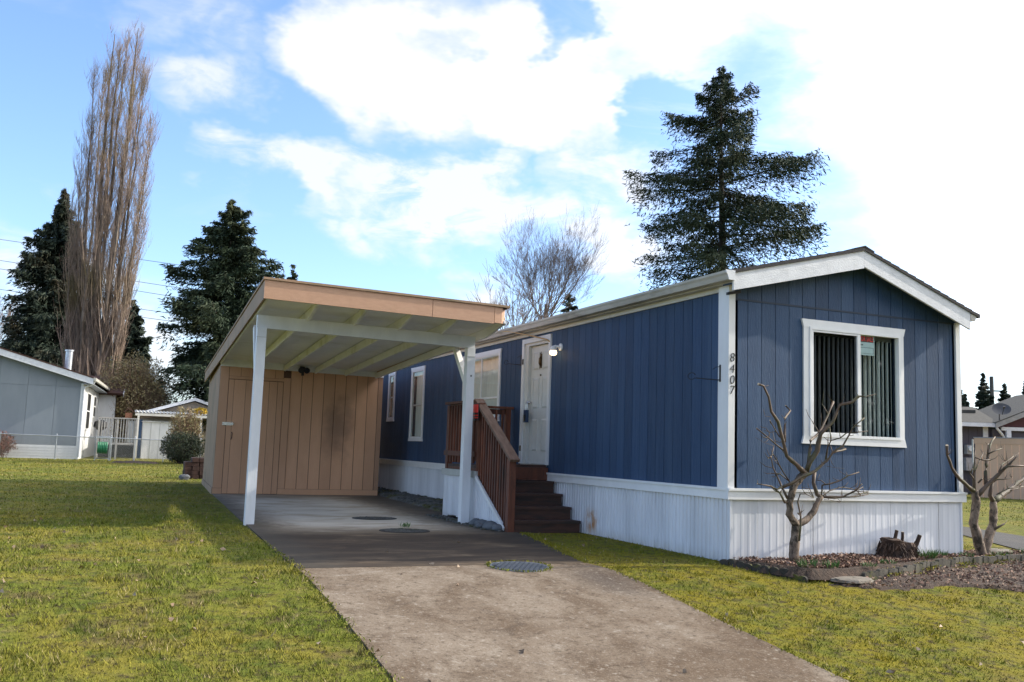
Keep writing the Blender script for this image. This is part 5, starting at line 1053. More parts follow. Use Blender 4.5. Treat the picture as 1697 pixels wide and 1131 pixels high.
mb = MB(); lbox(mb, -2.2, -.85, 14.9, 20.2, 3.56, 3.64); mb.build('porch_roof', 'roof_brown', gh)
mb = MB(); lbox(mb, -2.32, -2.2, 14.8, 20.2, 3.44, 3.62); lbox(mb, -2.2, -.9, 14.82, 14.9, 3.44, 3.60); mb.build('porch_gutter', 'gutter_paint', gh)
mb = MB(); mb.tube([LH(1.05, 3.0, 4.2), LH(1.05, 3.0, 5.35)], .17, 12); mb.tube([LH(1.05, 3.0, 5.36), LH(1.05, 3.0, 5.44)], [.21, .21], 12); mb.build('chimney', 'galvanised', gh)
dk = thing('garden_deck', 'grey weathered wooden deck with white balusters beside the grey house', 'deck', (-6.2, 43.5, 0))
mb = MB(); mb.box(-7.0, -5.25, 42.2, 46, .72, .80); mb.build('deck_floor', 'deck_grey', dk)
mb = MB(); mb.box(-7.0, -5.25, 42.22, 42.27, .10, .72); mb.build('deck_skirt', 'iron', dk)
for x in (-7.0, -6.15, -5.28): mb = MB(); mb.box(x, x + .09, 42.17, 42.26, 0, 2.05); mb.build('post', 'deck_grey', dk)
mb = MB(); mb.box(-7.02, -5.2, 42.15, 42.28, 2.03, 2.09); mb.build('top_rail', 'deck_grey', dk)
for i in range(13): x = -6.85 + i * .125; mb = MB(); mb.box(x, x + .05, 42.19, 42.23, .85, 2.03); mb.build('baluster', 'deck_grey', dk)
mb = MB(); mb.box(-5.62, -5.22, 42.27, 42.31, .85, 1.95); mb.build('privacy_panel', 'white_paint', dk)
mb = MB(); mb.tube([(-6.9, 43.2, .8), (-6.9, 43.2, 1.5)], .05, 6); mb.tube([(-6.9, 43.2, 1.45), (-6.9, 43.2, 1.6), (-6.9, 43.2, 1.85), (-6.9, 43.2, 1.95)], [.2, .33, .3, .1], 10)
tag(mb.build('kettle_grill', 'iron'), 'dark kettle grill standing on the grey deck', 'grill')
hr = thing('hose_reel', 'green garden hose wound on a metal reel stand by the chain link fence', 'hose reel', (-6.72, 38.75, 0))
mb = MB()
for x in (-7.02, -6.42): mb.tube([(x, 38.95, 0), (x, 38.90, 1.12)], .022, 6); mb.tube([(x, 38.55, .04), (x, 38.95, .04)], .022, 6)
mb.tube([(-7.02, 38.9, 1.12), (-6.42, 38.9, 1.12)], .022, 6); mb.tube([(-7.02, 38.9, .10), (-6.42, 38.9, .10)], .022, 6); mb.build('stand', 'galvanised', hr)
mb = MB()
for j in range(6):
    xx = -6.90 + j * .072; mb.tube([(xx, 38.85 + .25 * math.cos(a), .60 + .25 * math.sin(a)) for a in [2 * PI * i / 16 for i in range(17)]], .036, 6, False)
mb.build('hose', 'hose_green', hr)
mb = MB(); mb.tube([(-6.94, 38.85, .6), (-6.50, 38.85, .6)], .2, 12); mb.build('drum', 'hose_green', hr)
cf = thing('chain_link_fence', 'chain link fence with pipe rail along the far edge of the left lawn', 'fence', (-7, 39.3, 0))
mb = MB(); mb.tube([(-13.4, 39.3, 1.10), (-8.8, 39.3, 1.08), (-3.4, 39.3, 1.04), (-2.2, 39.3, 1.03)], .024, 6); mb.build('top_rail', 'galvanised', cf)
for x in (-13.3, -11.0, -8.7, -6.35, -5.3, -4.0, -2.3): mb = MB(); mb.tube([(x, 39.33, -.05), (x, 39.33, 1.13)], .030, 6); mb.tube([(x, 39.33, 1.13), (x, 39.33, 1.16), (x, 39.33, 1.19)], [.036, .036, .01], 6); mb.build('fence_post', 'galvanised', cf)
mb = MB(); X0, X1, Hh, st_ = -13.4, -2.2, 1.02, .075
k = X0 - Hh
while k < X1:
    for sgn in (1, -1):
        a0, a1 = k, k + Hh; z0, z1 = (.03, .03 + Hh) if sgn > 0 else (.03 + Hh, .03)
        if a0 < X0: z0 += (X0 - a0) * sgn; a0 = X0
        if a1 > X1: z1 -= (a1 - X1) * sgn; a1 = X1
        mb.tube([(a0, 39.29 + .004 * sgn, z0), (a1, 39.29 + .004 * sgn, z1)], .0032, 3, False)
    k += st_
tag(mb.build('wire_mesh', 'galvanised', cf), kind='stuff')
rh = thing('rear_house', 'low beige house with white gable trim far behind the shed', 'house', (-2.2, 47.2, 0))
mb = MB(); mb.box(-5.0, .8, 47.2, 55, 0, 2.5); mb.build('wall', 'beige_wall', rh)
mb = MB(); mb.prism([(-4.4, 47.25, 2.5), (.2, 47.25, 2.5), (-2.1, 47.25, 3.25)], (0, .1, 0)); mb.build('gable_wall', 'beige_wall', rh)
for xa in (-4.7, .5):
    mb = MB(); mb.prism([(xa, 46.9, 2.50), (-2.1, 46.9, 3.36), (-2.1, 46.9, 3.46), (xa, 46.9, 2.60)], (0, 8, 0)); mb.build('roof', 'roof_grey', rh)
    mb = MB(); mb.prism([(xa, 46.86, 2.45), (-2.1, 46.86, 3.30), (-2.1, 46.86, 3.47), (xa, 46.86, 2.62)], (0, .04, 0)); mb.build('rake_board', 'fascia_white', rh)
mb = MB(); pts = []
for i in range(61): x = -5.25 + i * .09; pts.append((x, 2.50 + (.035 if i % 2 else -.02)))
for x, z in pts: mb.v += [(x, 45.2, z - .03), (x, 47.2, z + .13)]
mb.f = [(2 * i, 2 * i + 2, 2 * i + 3, 2 * i + 1) for i in range(60)]; mb.build('corrugated_awning', 'roof_corr', rh)
mb = MB(); mb.box(-5.25, .1, 45.22, 45.27, 2.30, 2.44); mb.build('awning_beam', 'frieze_paint', rh)
for x in (-5.12, -1.9): mb = MB(); mb.box(x, x + .10, 45.22, 45.32, -.1, 2.30); mb.build('awning_post', 'frieze_paint', rh)
mb = MB(); mb.box(-1.95, -1.55, 47.08, 47.19, 1.4, 1.95); mb.tube([(-1.75, 47.08, 1.75), (-1.75, 46.98, 1.75)], .13, 10); mb.build('meter_box', 'galvanised', rh)
us = thing('utility_shed', 'small white metal utility shed under the corrugated awning', 'shed', (-4, 45.6, 0))
mb = MB(); mb.box(-4.80, -3.1, 45.6, 46.8, -.1, 1.98); mb.build('body', 'white_paint', us)
mb = MB(); mb.hexa([(-4.88, 45.5, 1.97), (-3.02, 45.5, 1.97), (-3.02, 46.9, 2.15), (-4.88, 46.9, 2.15), (-4.88, 45.5, 2.02), (-3.02, 45.5, 2.02), (-3.02, 46.9, 2.20), (-4.88, 46.9, 2.20)]); mb.build('lid', 'roof_corr', us)
for x in (-4.4, -3.95, -3.5): mb = MB(); mb.box(x, x + .02, 45.585, 45.6, 0, 1.95); mb.build('seam', 'grey_trim', us)
mb = MB(); mb.hexa([(-5.06, 45.7, .0), (-4.84, 45.55, .0), (-4.84, 45.62, .0), (-5.06, 45.77, .0), (-5.04, 45.7, 2.1), (-4.84, 45.6, 2.1), (-4.84, 45.67, 2.1), (-5.04, 45.77, 2.1)]); tag(mb.build('blue_tarp', 'blue_tarp'), 'narrow blue tarp hanging beside the white utility shed', 'tarp')
bk = thing('brick_stack', 'stack of old reddish bricks behind the corner of the tan shed', 'bricks', (-4.05, 20.6, 0))
for lvl in range(5):
    for i in range(3):
        for j in range(2):
            mb = MB(); x = -4.42 + i * .21 + R_.uniform(-.02, .02); y = 20.2 + j * .40 + R_.uniform(-.02, .02); mb.box(x, x + .195, y, y + .38, .0 + lvl * .125, .118 + lvl * .125)
            if not (lvl == 4 and i == 0): mb.build('brick', 'brick_old', bk)
for (x, y, lab) in ((-4.45, 19.7, 'grey rubble block on the grass by the brick stack'),): rock('rubble_block', x, y, .05, .15, .12, .10, 'river_rock', 5, lab, 'stone')
bh = thing('birdhouse', 'small reddish birdhouse in the twiggy brown shrub', 'birdhouse', (-5.55, 46.4, 2.2))
mb = MB(); mb.box(-5.72, -5.36, 46.3, 46.6, 2.10, 2.45); mb.build('body', 'birdhouse', bh)
mb = MB(); mb.prism([(-5.80, 46.22, 2.45), (-5.54, 46.22, 2.68), (-5.28, 46.22, 2.45), (-5.28, 46.22, 2.50), (-5.54, 46.22, 2.74), (-5.80, 46.22, 2.50)], (0, .5, 0)); mb.build('roof', 'roof_brown', bh)
mb = MB(); mb.tube([(-5.54, 46.45, 0), (-5.54, 46.45, 2.1)], .04, 6); mb.build('pole', 'deck_grey', bh)

# ================================================================== neighbours on the right
RO = Vector((27.05, 18.83, 0)); RR = Vector((.9172, -.3984, 0)); RF = Vector((.3984, .9172, 0))
def DH(r, f_, z): return tuple(RO + RR * r + RF * f_ + Vector((0, 0, z)))
def dbox(mb, r0, r1, f0, f1, z0, z1): return mb.hexa([DH(r, f_, z) for z in (z0, z1) for r, f_ in ((r0, f0), (r1, f0), (r1, f1), (r0, f1))])
dh = thing('dark_house', 'dark grey house with grey shingle roof and dark red gable at the right edge', 'house', tuple(RO))
mb = MB(); dbox(mb, -7, 0, 0, 6, -.2, 2.95); mb.build('wall', 'dark_siding', dh)
for i in range(17): mb = MB(); dbox(mb, -6.9 + i * .40, -6.52 + i * .40, -.015, .0, 0, 2.86); mb.build('wall_board', 'dark_siding', dh)
mb = MB(); mb.hexa([DH(r, f_, z + d) for d in (-.06, 0) for r, f_, z in ((-7.2, -.45, 2.93), (.2, -.45, 2.93), (.9, 3.2, 3.78), (-7.2, 3.2, 3.78))]); mb.build('roof', 'roof_grey', dh)
mb = MB(); dbox(mb, -7.2, .0, -.50, -.45, 2.76, 2.92); mb.build('gutter', 'fascia_white', dh)
mb = MB(); dbox(mb, -.30, -.10, -.06, .02, -.1, 2.86); mb.build('corner_board', 'fascia_white', dh)
mb = MB(); dbox(mb, .0, 6, -.2, 5, -.2, 2.7); mb.build('porch_wall', 'dark_siding', dh)
mb = MB(); mb.prism([DH(.1, -.25, 2.75), DH(6.9, -.25, 2.75), DH(3.5, -.25, 4.15)], tuple(RF * .1)); mb.build('gable_wall', 'dark_red', dh)
mb = MB(); dbox(mb, .3, 7, -.38, -.26, 2.64, 2.78); mb.build('porch_beam', 'fascia_white', dh)
mb = MB(); dbox(mb, .50, .68, -.40, -.25, 0, 2.64); mb.build('porch_post', 'fascia_white', dh)
for a, b in ((-.05, 3.5), (7.05, 3.5)):
    mb = MB(); mb.prism([DH(a, -.62, 2.72), DH(b, -.62, 4.22), DH(b, -.62, 4.42), DH(a, -.62, 2.92)], tuple(RF * .05)); mb.build('rake_board', 'deck_grey', dh)
    mb = MB(); mb.prism([DH(a, -.60, 2.90), DH(b, -.60, 4.40), DH(b, -.60, 4.46), DH(a, -.60, 2.96)], tuple(RF * 5)); mb.build('roof', 'roof_grey', dh)
mb = MB(); mb.tube([DH(.02, -.52, 2.80), DH(.05, -.50, 2.70), DH(.30, -.35, 2.50), DH(.42, -.3, 2.38), DH(.45, -.28, 2.1), DH(.45, -.28, .1)], .05, 7); mb.build('downspout', 'fascia_white', dh)
mb = MB(); mb.beam(DH(-.6, 1.8, 3.48), DH(.25, 1.8, 3.50), .3, .12); mb.build('roof_vent', 'roof_grey', dh)
ub = thing('utility_boxes', 'grey electric meter and service boxes by the dark house wall', 'meter', DH(-.9, -.3, 0))
for r0, r1, z0, z1 in ((-1.12, -.85, 1.62, 2.0), (-1.16, -.78, .95, 1.48)): mb = MB(); dbox(mb, r0, r1, -.32, -.08, z0, z1); mb.build('box', 'deck_grey', ub)
mb = MB(); dbox(mb, -1.05, -.65, -1.1, -.75, 0, 1.05); mb.build('service_pedestal', 'galvanised', ub)
mb = MB(); mb.tube([DH(-.98, -.32, 1.85), DH(-.98, -.42, 1.85)], .11, 10); mb.build('meter_dial', 'roof_corr', ub)
sd = thing('satellite_dish', 'dark grey oval satellite dish on the roof edge of the dark house', 'satellite dish', DH(.45, -.4, 3.1))
mb = MB(); n = 18; c0 = Vector(DH(.12, -.75, 3.50)); nrm = (-RF * .85 - RR * .25 + Vector((0, 0, .45))).normalized(); u_ = nrm.cross(Vector((0, 0, 1))).normalized(); v_ = u_.cross(nrm)
for ri in range(4):
    q = ri / 3
    for i in range(n):
        a = 2 * PI * i / n; mb.v.append(tuple(c0 + u_ * (.36 * q * math.cos(a)) + v_ * (.27 * q * math.sin(a)) - nrm * (.07 * (1 - q * q))))
mb.f = [(r_ * n + i, r_ * n + (i + 1) % n, (r_ + 1) * n + (i + 1) % n, (r_ + 1) * n + i) for r_ in range(3) for i in range(n)]; mb.build('dish', 'dish_grey', sd, smooth=True)
mb = MB(); mb.tube([tuple(c0 - nrm * .07), DH(.16, -.5, 3.32), DH(.16, -.48, 2.90)], .025, 6); mb.build('mast', 'dish_grey', sd)
mb = MB(); mb.tube([tuple(c0 - v_ * .26), tuple(c0 - v_ * .18 + nrm * .4)], .014, 5); mb.beam(tuple(c0 - v_ * .18 + nrm * .38), tuple(c0 - v_ * .15 + nrm * .47), .08, .06); mb.build('feed_arm', 'dish_grey', sd)
wf = thing('board_fence', 'tall tan board fence at the right edge in front of the dark house', 'fence', (23.2, 16.47, 0))
FD = Vector((.42, -.9075, 0)); FN = Vector((.9075, .42, 0)); F0 = Vector((23.40, 16.47, 0))
for i in range(22):
    a, b = F0 + FD * (i * .25), F0 + FD * (i * .25 + .242); mb = MB(); mb.hexa([tuple(p + Vector((0, 0, z))) for z in (-.1, 2.0) for p in (a, b, b + FN * .03, a + FN * .03)]); mb.build('fence_board', 'fence_tan', wf)
mb = MB(); a, b = F0 + FD * -.03 - FN * .02, F0 + FD * 5.6 - FN * .02; mb.hexa([tuple(p + Vector((0, 0, z))) for z in (1.98, 2.20) for p in (a, b, b + FN * .06, a + FN * .06)]); mb.build('top_board', 'fence_tan', wf)
mb = MB(); a, b = F0 + FD * -.05 - FN * .04, F0 + FD * 5.6 - FN * .04; mb.hexa([tuple(p + Vector((0, 0, z))) for z in (2.20, 2.235) for p in (a, b, b + FN * .12, a + FN * .12)]); mb.build('cap_rail', 'deck_grey', wf)
mb = MB(); a = F0 - FD * .12; mb.hexa([tuple(p + Vector((0, 0, z))) for z in (-.1, 2.15) for p in (a, a + FD * .05, a + FD * .05 + FN * .05, a + FN * .05)]); mb.build('end_post', 'grey_trim', wf)
# power lines and pole
up = thing('utility_pole', 'distant wooden utility pole with cross arm above the conifers on the right', 'utility pole', (88.8, 69.3, 0))
mb = MB(); mb.tube([(88.8, 69.3, 0), (88.8, 69.3, 11.6)], [.30, .22], 8); mb.build('mast', 'pole_wood', up)
mb = MB(); mb.beam(Vector((88.8, 69.3, 9.9)) - RR * 1.15, Vector((88.8, 69.3, 9.9)) + RR * 1.15, .14, .16); mb.build('cross_arm', 'pole_wood', up)
LAB = ['highest power line crossing the sky at the upper left', 'upper of the closely spaced pair of power lines behind the bare poplar', 'lower of the closely spaced pair of power lines behind the bare poplar', 'second lowest power line behind the bare poplar', 'lowest power line behind the bare poplar']
for i, (a, b) in enumerate((((-17.43, 92.02, 19.61), (-1.2, 85.28, 17.72)), ((-17.27, 92.21, 17.59), (-1.03, 85.49, 15.52)), ((-17.21, 92.29, 16.78), (-.95, 85.57, 14.59)), ((-17.05, 92.47, 14.81), (-.83, 85.72, 12.97)), ((-16.99, 92.54, 14.0), (-.77, 85.79, 12.22)))):
    A_, B_ = Vector(a), Vector(b); D_ = B_ - A_; mb = MB(); mb.tube([A_ - D_ * 2.0, A_, B_, B_ + D_ * .8], .026, 4, False)
    tag(mb.build('power_line', 'wire_grey'), LAB[i], 'power line', 'power lines beyond the trees')

# ================================================================== trees and shrubs
def tri_tubes(mb, pts, r0, r1, n=3): mb.tube(pts, [r0 + (r1 - r0) * i / (len(pts) - 1) for i in range(len(pts))], n, False)
def conifer(label, x, y, H, prof, nb, dens, cl, cw, mat, seed, bare=.06, droop=.25, lean=(0, 0), group=None, gaps=.0, trunk_r=None, name='conifer', hang=.5):
    """prof: crown radius by height fraction; branches with flat drooping sprays of needles"""
    rr = np.random.default_rng(seed); t_ = thing(name, label, 'tree', (x, y, 0), group)
    R0 = trunk_r or H * .016; mb = MB(); n = 9
    cx = lambda q: x + lean[0] * q + .006 * H * math.sin(q * 5); cy = lambda q: y + lean[1] * q
    mb.tube([(cx(i / n), cy(i / n), H * i / n * .985) for i in range(n + 1)], [max(.02, R0 * (1 - i / n) ** .8 + .012) for i in range(n + 1)], 7)
    tr = mb.build('trunk', 'bark_dark', t_, smooth=True)
    br = MB(); C_, D_, L_ = [], [], []
    ph = rr.uniform(0, 2 * PI)
    for i in range(nb):
        q = bare + (1 - bare) * ((i + rr.uniform(-2.5, 3.5)) / nb) ** .92 if i > 4 else bare + rr.uniform(0, .03); q = min(q, .995)
        az = ph + i * 2.39996 + rr.uniform(-.5, .5); P = prof(q)
        lump = 1 + gaps * math.sin(az * 2 + q * 9 + seed)
        L = P * rr.uniform(.5, 1.15) * max(.3, min(1.2, lump)); z0 = H * q; ox, oy = math.cos(az), math.sin(az)
        rise = .55 * (q - .45) - droop * .5 + rr.normal(0, .20); pts = []
        m_ = 6
        for k in range(m_ + 1):
            s = k / m_; dz = L * (rise * s - droop * s * s * .9 + droop * .75 * s ** 3.2); pts.append((cx(q) + ox * L * s, cy(q) + oy * L * s, z0 + dz))
        tri_tubes(br, pts, max(.012, L * .014), .006)
        nk = max(8, int(dens * L / max(.6, cl)))
        s = rr.uniform(.06, 1.0, nk) ** .75; pa = np.array(pts); idx = np.clip(s * m_, 0, m_ - 1e-3); i0 = idx.astype(int); fr = (idx - i0)[:, None]; base = pa[i0] * (1 - fr) + pa[i0 + 1] * fr
        side = np.array([-oy, ox, 0]); half = L * .30 * (1 - s * .62) * (.35 + s); lat = rr.uniform(-1, 1, nk); out_ = np.array([ox, oy, 0])
        pos = base + side * (lat * half)[:, None] + out_ * (np.abs(lat) * half * .45)[:, None]
        pos[:, 2] -= np.abs(lat) * half * .16 + rr.exponential(.34, nk) * hang * np.minimum(1.2, .35 + L * .25) - .10
        d = side * (lat * 1.1)[:, None] + out_ * rr.uniform(.4, 1.1, nk)[:, None] + rr.normal(0, .42, (nk, 3)); d[:, 2] -= hang * rr.uniform(-.2, 1.1, nk)
        C_.append(pos); D_.append(d); L_.append(cl * rr.uniform(.55, 1.25, nk))
    nt = 14; z = H * rr.uniform(.93, 1.0, nt); C_.append(np.stack([np.full(nt, cx(1)), np.full(nt, cy(1)), z], 1)); D_.append(rr.normal(0, .35, (nt, 3)) + np.array([0, 0, .9])); L_.append(np.full(nt, cl * .8))
    br.build('branches', 'bark_dark', t_)
    C_, D_, L_ = np.concatenate(C_), np.concatenate(D_), np.concatenate(L_); v, f = leaf_cards(C_, D_, L_, L_ * cw * rr.uniform(.7, 1.3, len(L_)), rr, .8)
    link('crown', np_mesh('crown', v - np.array(ORG[t_.name]), f), mat, t_)
    return t_
def prof_pts(P):
    xs = [p[0] for p in P]; ys = [p[1] for p in P]
    return lambda q: float(np.interp(q, xs, ys))
# tall fir behind the blue house
conifer('tall open crowned dark fir rising behind the roof of the blue house', 22.3, 30.9, 21.9, prof_pts([(0, 2.4), (.42, 2.6), (.50, 3.2), (.58, 4.1), (.70, 3.9), (.78, 3.3), (.86, 2.6), (.93, 1.5), (1, .2)]), 118, 118, .34, .17, 'conifer', 3, bare=.32, droop=.22, gaps=.42, trunk_r=.34, name='fir_tree', hang=1.15)
conifer('dense dark bushy conifer between the left lawn and the tan carport', -.35, 50.5, 16.0, prof_pts([(0, 3.6), (.2, 3.75), (.45, 3.5), (.65, 2.9), (.80, 2.1), (.92, 1.0), (1, .15)]), 240, 100, .40, .20, 'conifer', 8, bare=.04, droop=.18, gaps=.25, name='fir_tree', hang=.85)
conifer('dark drooping cedar to the left of and behind the bare poplar', -10.6, 65.3, 18.8, prof_pts([(0, 4.6), (.2, 4.4), (.4, 3.7), (.6, 2.8), (.8, 1.7), (.93, .7), (1, .15)]), 260, 90, .50, .20, 'cedar_green', 14, bare=.03, droop=.42, gaps=.3, name='cedar_tree', hang=1.1)
conifer('shorter dark cedar behind the foot of the bare poplar on its right', -5.4, 64.6, 11.0, prof_pts([(0, 3.0), (.3, 2.8), (.6, 2.0), (.85, .9), (1, .15)]), 130, 46, .60, .30, 'cedar_green', 15, bare=.03, droop=.40, gaps=.3, name='cedar_tree', hang=1.0)
conifer('small spire of a distant fir just above the carport roof', 7.15, 70.95, 16.1, prof_pts([(0, 2.4), (.5, 1.9), (.8, .95), (1, .08)]), 90, 34, .55, .30, 'conifer', 21, droop=.2, name='fir_tree', hang=.3)
conifer('small ragged evergreen beside the foot of the round bare tree', 17.44, 38.75, 10.2, prof_pts([(0, 1.0), (.8, 1.0), (.92, .7), (1, .2)]), 40, 40, .40, .22, 'cedar_green', 22, bare=.5, droop=.2, gaps=.4, name='fir_tree', hang=.3)
RL = ['first distant conifer right of the blue house corner, half hidden by it', 'distant conifer left of the utility pole, lower than its right neighbour', 'distant conifer just left of the foot of the utility pole', 'distant conifer standing in front of the utility pole mast', 'distant conifer just right of the utility pole', 'distant conifer above the satellite dish, between taller ones', 'tall distant conifer next to the last at the right edge', 'distant conifer at the very right edge of the row', 'distant conifer beyond the right edge of the dark house roof']
for i, (x, y, h) in enumerate(((64.7, 52.8, 7.6), (65.9, 52.2, 7.3), (66.6, 51.9, 8.0), (67.5, 51.5, 9.3), (68.3, 51.1, 8.3), (69.2, 50.8, 7.4), (70.2, 50.3, 8.3), (71.2, 49.9, 9.0), (72.6, 49.3, 8.5))):
    conifer(RL[i], x, y + (i % 2) * 1.2, h + .2, prof_pts([(0, 1.7), (.5, 1.35), (.8, .62), (1, .05)]), 110, 44, .42, .40, 'cedar_green', 30 + i, bare=.2, droop=.1, group='distant conifers on the right', name='fir_tree', hang=.2)

def poplar(label, x, y, H, seed):
    rr = random.Random(seed); t_ = thing('poplar_tree', label, 'tree', (x, y, 0)); tr, bm_, tw = MB(), MB(), MB()
    r1, f1 = Vector((.917, -.398, 0)), Vector((.398, .917, 0)); B = Vector((x, y, 0)); stems = []
    tops = [(1.55, .2, 28.6), (-.15, .3, 28.2), (.7, -.6, 26.8), (2.3, .1, 25.4), (-.9, -.3, 25.2), (2.9, .4, 21.5), (-1.6, .2, 20.5), (1.2, 1.2, 26.5), (.2, -1.3, 25), (3.0, -.4, 18.5), (-1.5, -.6, 17), (2.1, -1.1, 23.5), (-.6, 1.2, 23), (2.6, .9, 23), (.6, .5, 26.5), (1.9, .6, 26.8), (-1.2, .8, 22.5), (3.1, .1, 15.5), (-1.4, .3, 14), (1.1, -.4, 27.6)]
    for i, (dx, dy, h) in enumerate(tops):
        b0 = r1 * (dx * .30 - .1 + rr.uniform(-.2, .2)) + f1 * dy * .3; P = []
        n = 12
        for k in range(n + 1):
            s = k / n; w = s ** .62; lat = b0 * (1 - w) + (r1 * dx + f1 * dy) * w
            P.append(B + lat + Vector((rr.uniform(-.07, .07), rr.uniform(-.07, .07), h * s)))
        rad = (.26 if i < 3 else .15) * (h / 28) * 1.15; tr.tube(P, [max(.016, rad * (1 - .93 * k / n)) for k in range(n + 1)], 6, False); stems.append((P, h, rad))
    tr.build('trunk', 'poplar_bark', t_, smooth=True)
    for P, h, rad in stems:
        for j in range(int(h * 4.2)):
            s = rr.uniform(.07, .985); k = s * (len(P) - 1); i0 = int(k); o = P[i0].lerp(P[min(i0 + 1, len(P) - 1)], k - i0); a = rr.uniform(0, 2 * PI)
            L = rr.uniform(1.2, 4.8) * (1.12 - s * .72); out = Vector((math.cos(a), math.sin(a), 0)); Q = [o]; m_ = 5; p = o.copy(); tilt = rr.uniform(.18, .40 + .3 * s)
            for q in range(m_):
                d = (Vector((0, 0, 1)) + out * tilt).normalized(); p = p + d * (L / m_) + Vector((rr.uniform(-.03, .03), rr.uniform(-.03, .03), 0)); Q.append(p.copy()); tilt *= .76
            br_ = max(.011, .0105 * L * (1.1 - s * .6)); bm_.tube(Q, [br_ * (1 - .8 * q / m_) for q in range(m_ + 1)], 3, False)
            for c in range(rr.randint(9, 14)):
                k2 = rr.uniform(.12, .98) * m_; i1 = int(k2); o2 = Q[i1].lerp(Q[min(i1 + 1, m_)], k2 - i1); a2 = rr.uniform(0, 2 * PI); l2 = rr.uniform(.3, 1.15); o3 = Vector((math.cos(a2), math.sin(a2), 0))
                p1 = o2 + (Vector((0, 0, .85)) + o3 * .46) * (l2 * .5); p2 = p1 + (Vector((0, 0, 1)) + o3 * .22) * (l2 * .5); tw.tube([o2, p1, p2], [.0075, .0055, .003], 3, False)
    bm_.build('branches', 'poplar_twig', t_); tw.build('twigs', 'poplar_twig', t_); return t_
poplar('very tall bare upright poplar against the blue sky on the left', -8.15, 57.2, 28.5, 5)

def bare_tree(label, x, y, H, spread, fork, seed, mat, twig_r, depth=6, name='bare_tree', nstart=7):
    rr = random.Random(seed); t_ = thing(name, label, 'tree', (x, y, 0)); tr, bm_, tw = MB(), MB(), MB(); B = Vector((x, y, 0))
    tr.tube([B, B + Vector((.04, .03, fork * .5)), B + Vector((0, .05, fork)), B + Vector((.03, 0, fork + (H - fork) * .35))], [.17, .15, .135, .08], 8, False); tr.build('trunk', mat, t_, smooth=True)
    def grow(o, d, L, r, lev):
        m_ = 4; Q = [o]; p = o.copy(); dd = d.copy()
        for q in range(m_):
            dd = (dd + Vector((rr.uniform(-.07, .07), rr.uniform(-.07, .07), .06))).normalized(); p = p + dd * (L / m_); Q.append(p.copy())
        (bm_ if lev < 3 else tw).tube(Q, [max(twig_r, r * (1 - .5 * q / m_)) for q in range(m_ + 1)], 5 if lev < 2 else 3, False)
        if lev >= depth: return
        nk = 3 if lev < 2 else rr.choice((2, 3, 3))
        for c in range(nk + (1 if lev in (2, 3) else 0)):
            k = 1. if c == 0 else rr.uniform(.35, .95); kk = k * m_; i0 = min(int(kk), m_ - 1); o2 = Q[i0].lerp(Q[i0 + 1], kk - i0)
            ang = rr.uniform(.08, .22) if c == 0 else rr.uniform(.35, .62); ax = dd.cross(Vector((rr.uniform(-1, 1), rr.uniform(-1, 1), rr.uniform(-1, 1))))
            if ax.length < 1e-3: ax = Vector((1, 0, 0))
            d2 = Matrix.Rotation(ang, 3, ax.normalized()) @ dd
            grow(o2, d2, L * (rr.uniform(.66, .84) if c == 0 else rr.uniform(.50, .74)), r * .56, lev + 1)
    for i in range(nstart):
        a = i * 2.39996 + rr.uniform(-.3, .3); e = rr.uniform(.15, 1.) * spread; d = Vector((math.cos(a) * e, math.sin(a) * e, 1)).normalized()
        grow(B + Vector((0, 0, fork + (H - fork) * rr.uniform(0, .22))), d, (H - fork) * rr.uniform(.30, .38), .040, 0)
    bm_.build('branches', mat, t_); tw.build('twigs', mat, t_); return t_
bare_tree('round crowned bare tree behind the roof between carport and tall fir', 14.3, 35.4, 12.6, 1.0, 6.9, 12, 'maple_bark', .0036, 6, nstart=11)
bare_tree('low reddish bare tree peeping over the roof edge beside the carport corner', 9.2, 27.5, 8.6, .9, 4.6, 17, 'maple_bark', .007, 4, nstart=7)
bare_tree('faint distant bare tree at the far left edge behind the grey house', -15.2, 76, 12.2, .75, 6, 23, 'maple_bark', .012, 4, nstart=7)

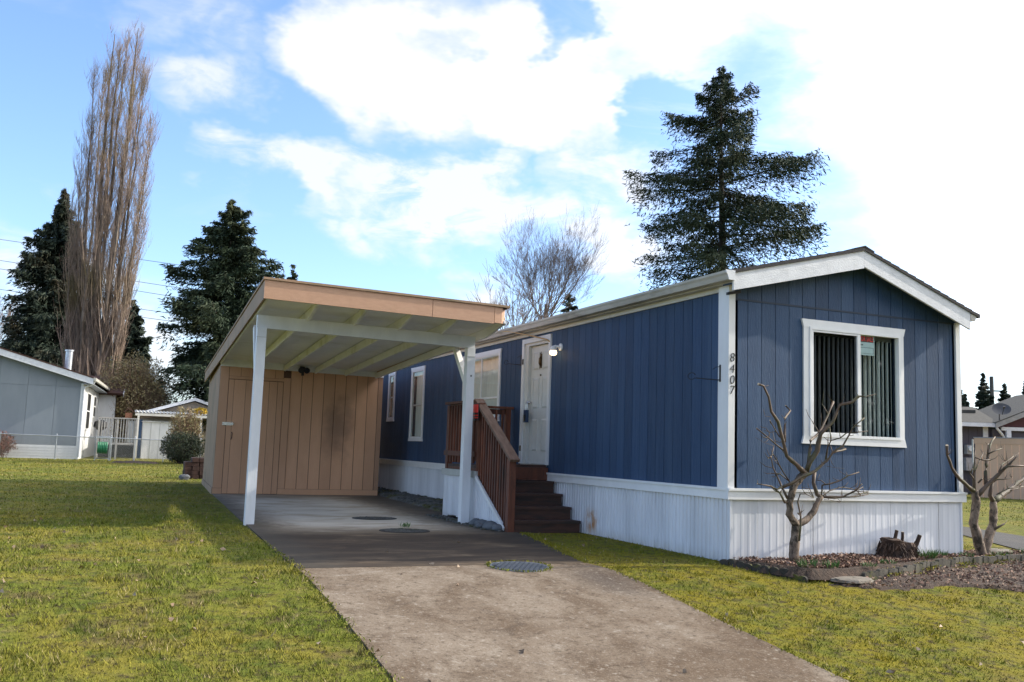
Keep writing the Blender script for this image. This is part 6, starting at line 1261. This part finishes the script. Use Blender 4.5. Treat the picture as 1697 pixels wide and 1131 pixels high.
def shrub(name, label, x, y, z, rx, ry, rz, nl, ntw, leaf, mat, tmat, seed, cat='shrub', top=1., ll=.12):
    rr = np.random.default_rng(seed); t_ = thing(name, label, cat, (x, y, 0)); tw = MB()
    for i in range(ntw):
        a = rr.uniform(0, 2 * PI); q = math.sqrt(rr.random()); u = rr.uniform(.2, 1.0) ** .5; e = Vector((x + rx * q * math.cos(a) * 1.03, y + ry * q * math.sin(a), z + rz * (u * 2 - 1 if q < .9 else rr.uniform(-.6, .7)) * math.sqrt(max(.05, 1 - q * q * .85)) * top)); o = Vector((x + rr.normal(0, .12 * rx), y + rr.normal(0, .12 * ry), .0 if z - rz < .4 else z - rz)); md = o.lerp(e, .55) + Vector((rr.normal(0, .1), rr.normal(0, .1), .15 * rz)); tw.tube([o, md, e, e + (e - md) * .12], [.018, .011, .006, .003], 3, False)
    tw.build('stems', tmat, t_)
    if nl:
        d = rr.normal(size=(nl, 3)); d /= np.linalg.norm(d, axis=1, keepdims=True); rad = rr.uniform(.35, 1.0, nl) ** .5 * (1 + .16 * np.sin(d[:, 0] * 6 + seed) * np.sin(d[:, 1] * 5 + d[:, 2] * 7)); c = np.array([x, y, z]) + d * rad[:, None] * np.array([rx, ry, rz]); c = c[c[:, 2] > .02]
        v, f = leaf_cards(c, rr.normal(size=(len(c), 3)) + np.array([0, 0, .3]), ll * rr.uniform(.6, 1.3, len(c)), ll * .5, rr, .8); link('foliage', np_mesh('foliage', v - np.array(ORG[t_.name]), f), mat, t_)
    return t_
shrub('large_shrub', 'large twiggy olive brown shrub between the grey house and the awning', -5.2, 51.6, 3.2, 2.35, 1.8, 2.85, 11000, 900, 1, 'bush_leaf', 'bush_twig', 2, ll=.15)
shrub('clipped_hedge', 'rounded dark clipped hedge bush in front of the white utility shed', -3.30, 36.6, .72, 1.02, .9, .74, 5200, 120, 1, 'hedge_leaf', 'bark_dark', 3, ll=.09)
shrub('tall_shrub', 'loose yellowish shrub rising behind the clipped hedge bush', -3.15, 38.2, 1.35, .80, .6, 1.30, 1700, 260, 1, 'bush_leaf', 'bush_twig', 4, ll=.13)
shrub('red_bush', 'small reddish bush before the white skirting at the far left', -11.35, 39.75, .62, .98, .6, .66, 2600, 160, 1, 'red_leaf', 'bush_twig', 5, ll=.09)
shrub('yellow_bush', 'bright yellow leaved sprig in front of the beige gable', -1.85, 46.0, 2.65, .38, .3, .26, 260, 20, 1, 'yellow_leaf', 'bush_twig', 6, ll=.12)
# leaf heap on the lawn before the fence
HEAP = [(-6.1, 35.8), (-4.6, 35.2), (-4.3, 36.4), (-5.6, 37.2), (-6.3, 36.7)]
tag(grid_patch(HEAP, .2, lambda x, y: .06 + .03 * math.sin(4 * x + 3 * y), .08).build('leaf_heap', 'bed_soil', smooth=True), 'brown patch of raked leaves on the far lawn', kind='stuff')

# unseen trees across the street behind the camera, added to darken the window reflection
rr = np.random.default_rng(77); n = 14000; x = rr.uniform(2, 75, n); crown = 15 + 3 * np.sin(x * .55) + 2 * np.sin(x * 1.7 + 1); zz = crown * rr.random(n) ** .8
c_ = np.stack([x, -46 + rr.normal(0, 1.2, n) * (1.3 - zz / crown), zz], 1); v, f = leaf_cards(c_, rr.normal(size=(n, 3)), rr.uniform(.9, 1.8, n), .9, rr, .5)
tag(link('unseen_treeline', np_mesh('unseen_treeline', v, f), 'conifer'), 'unseen belt of dark trees across the street, added for the window reflection', kind='stuff')
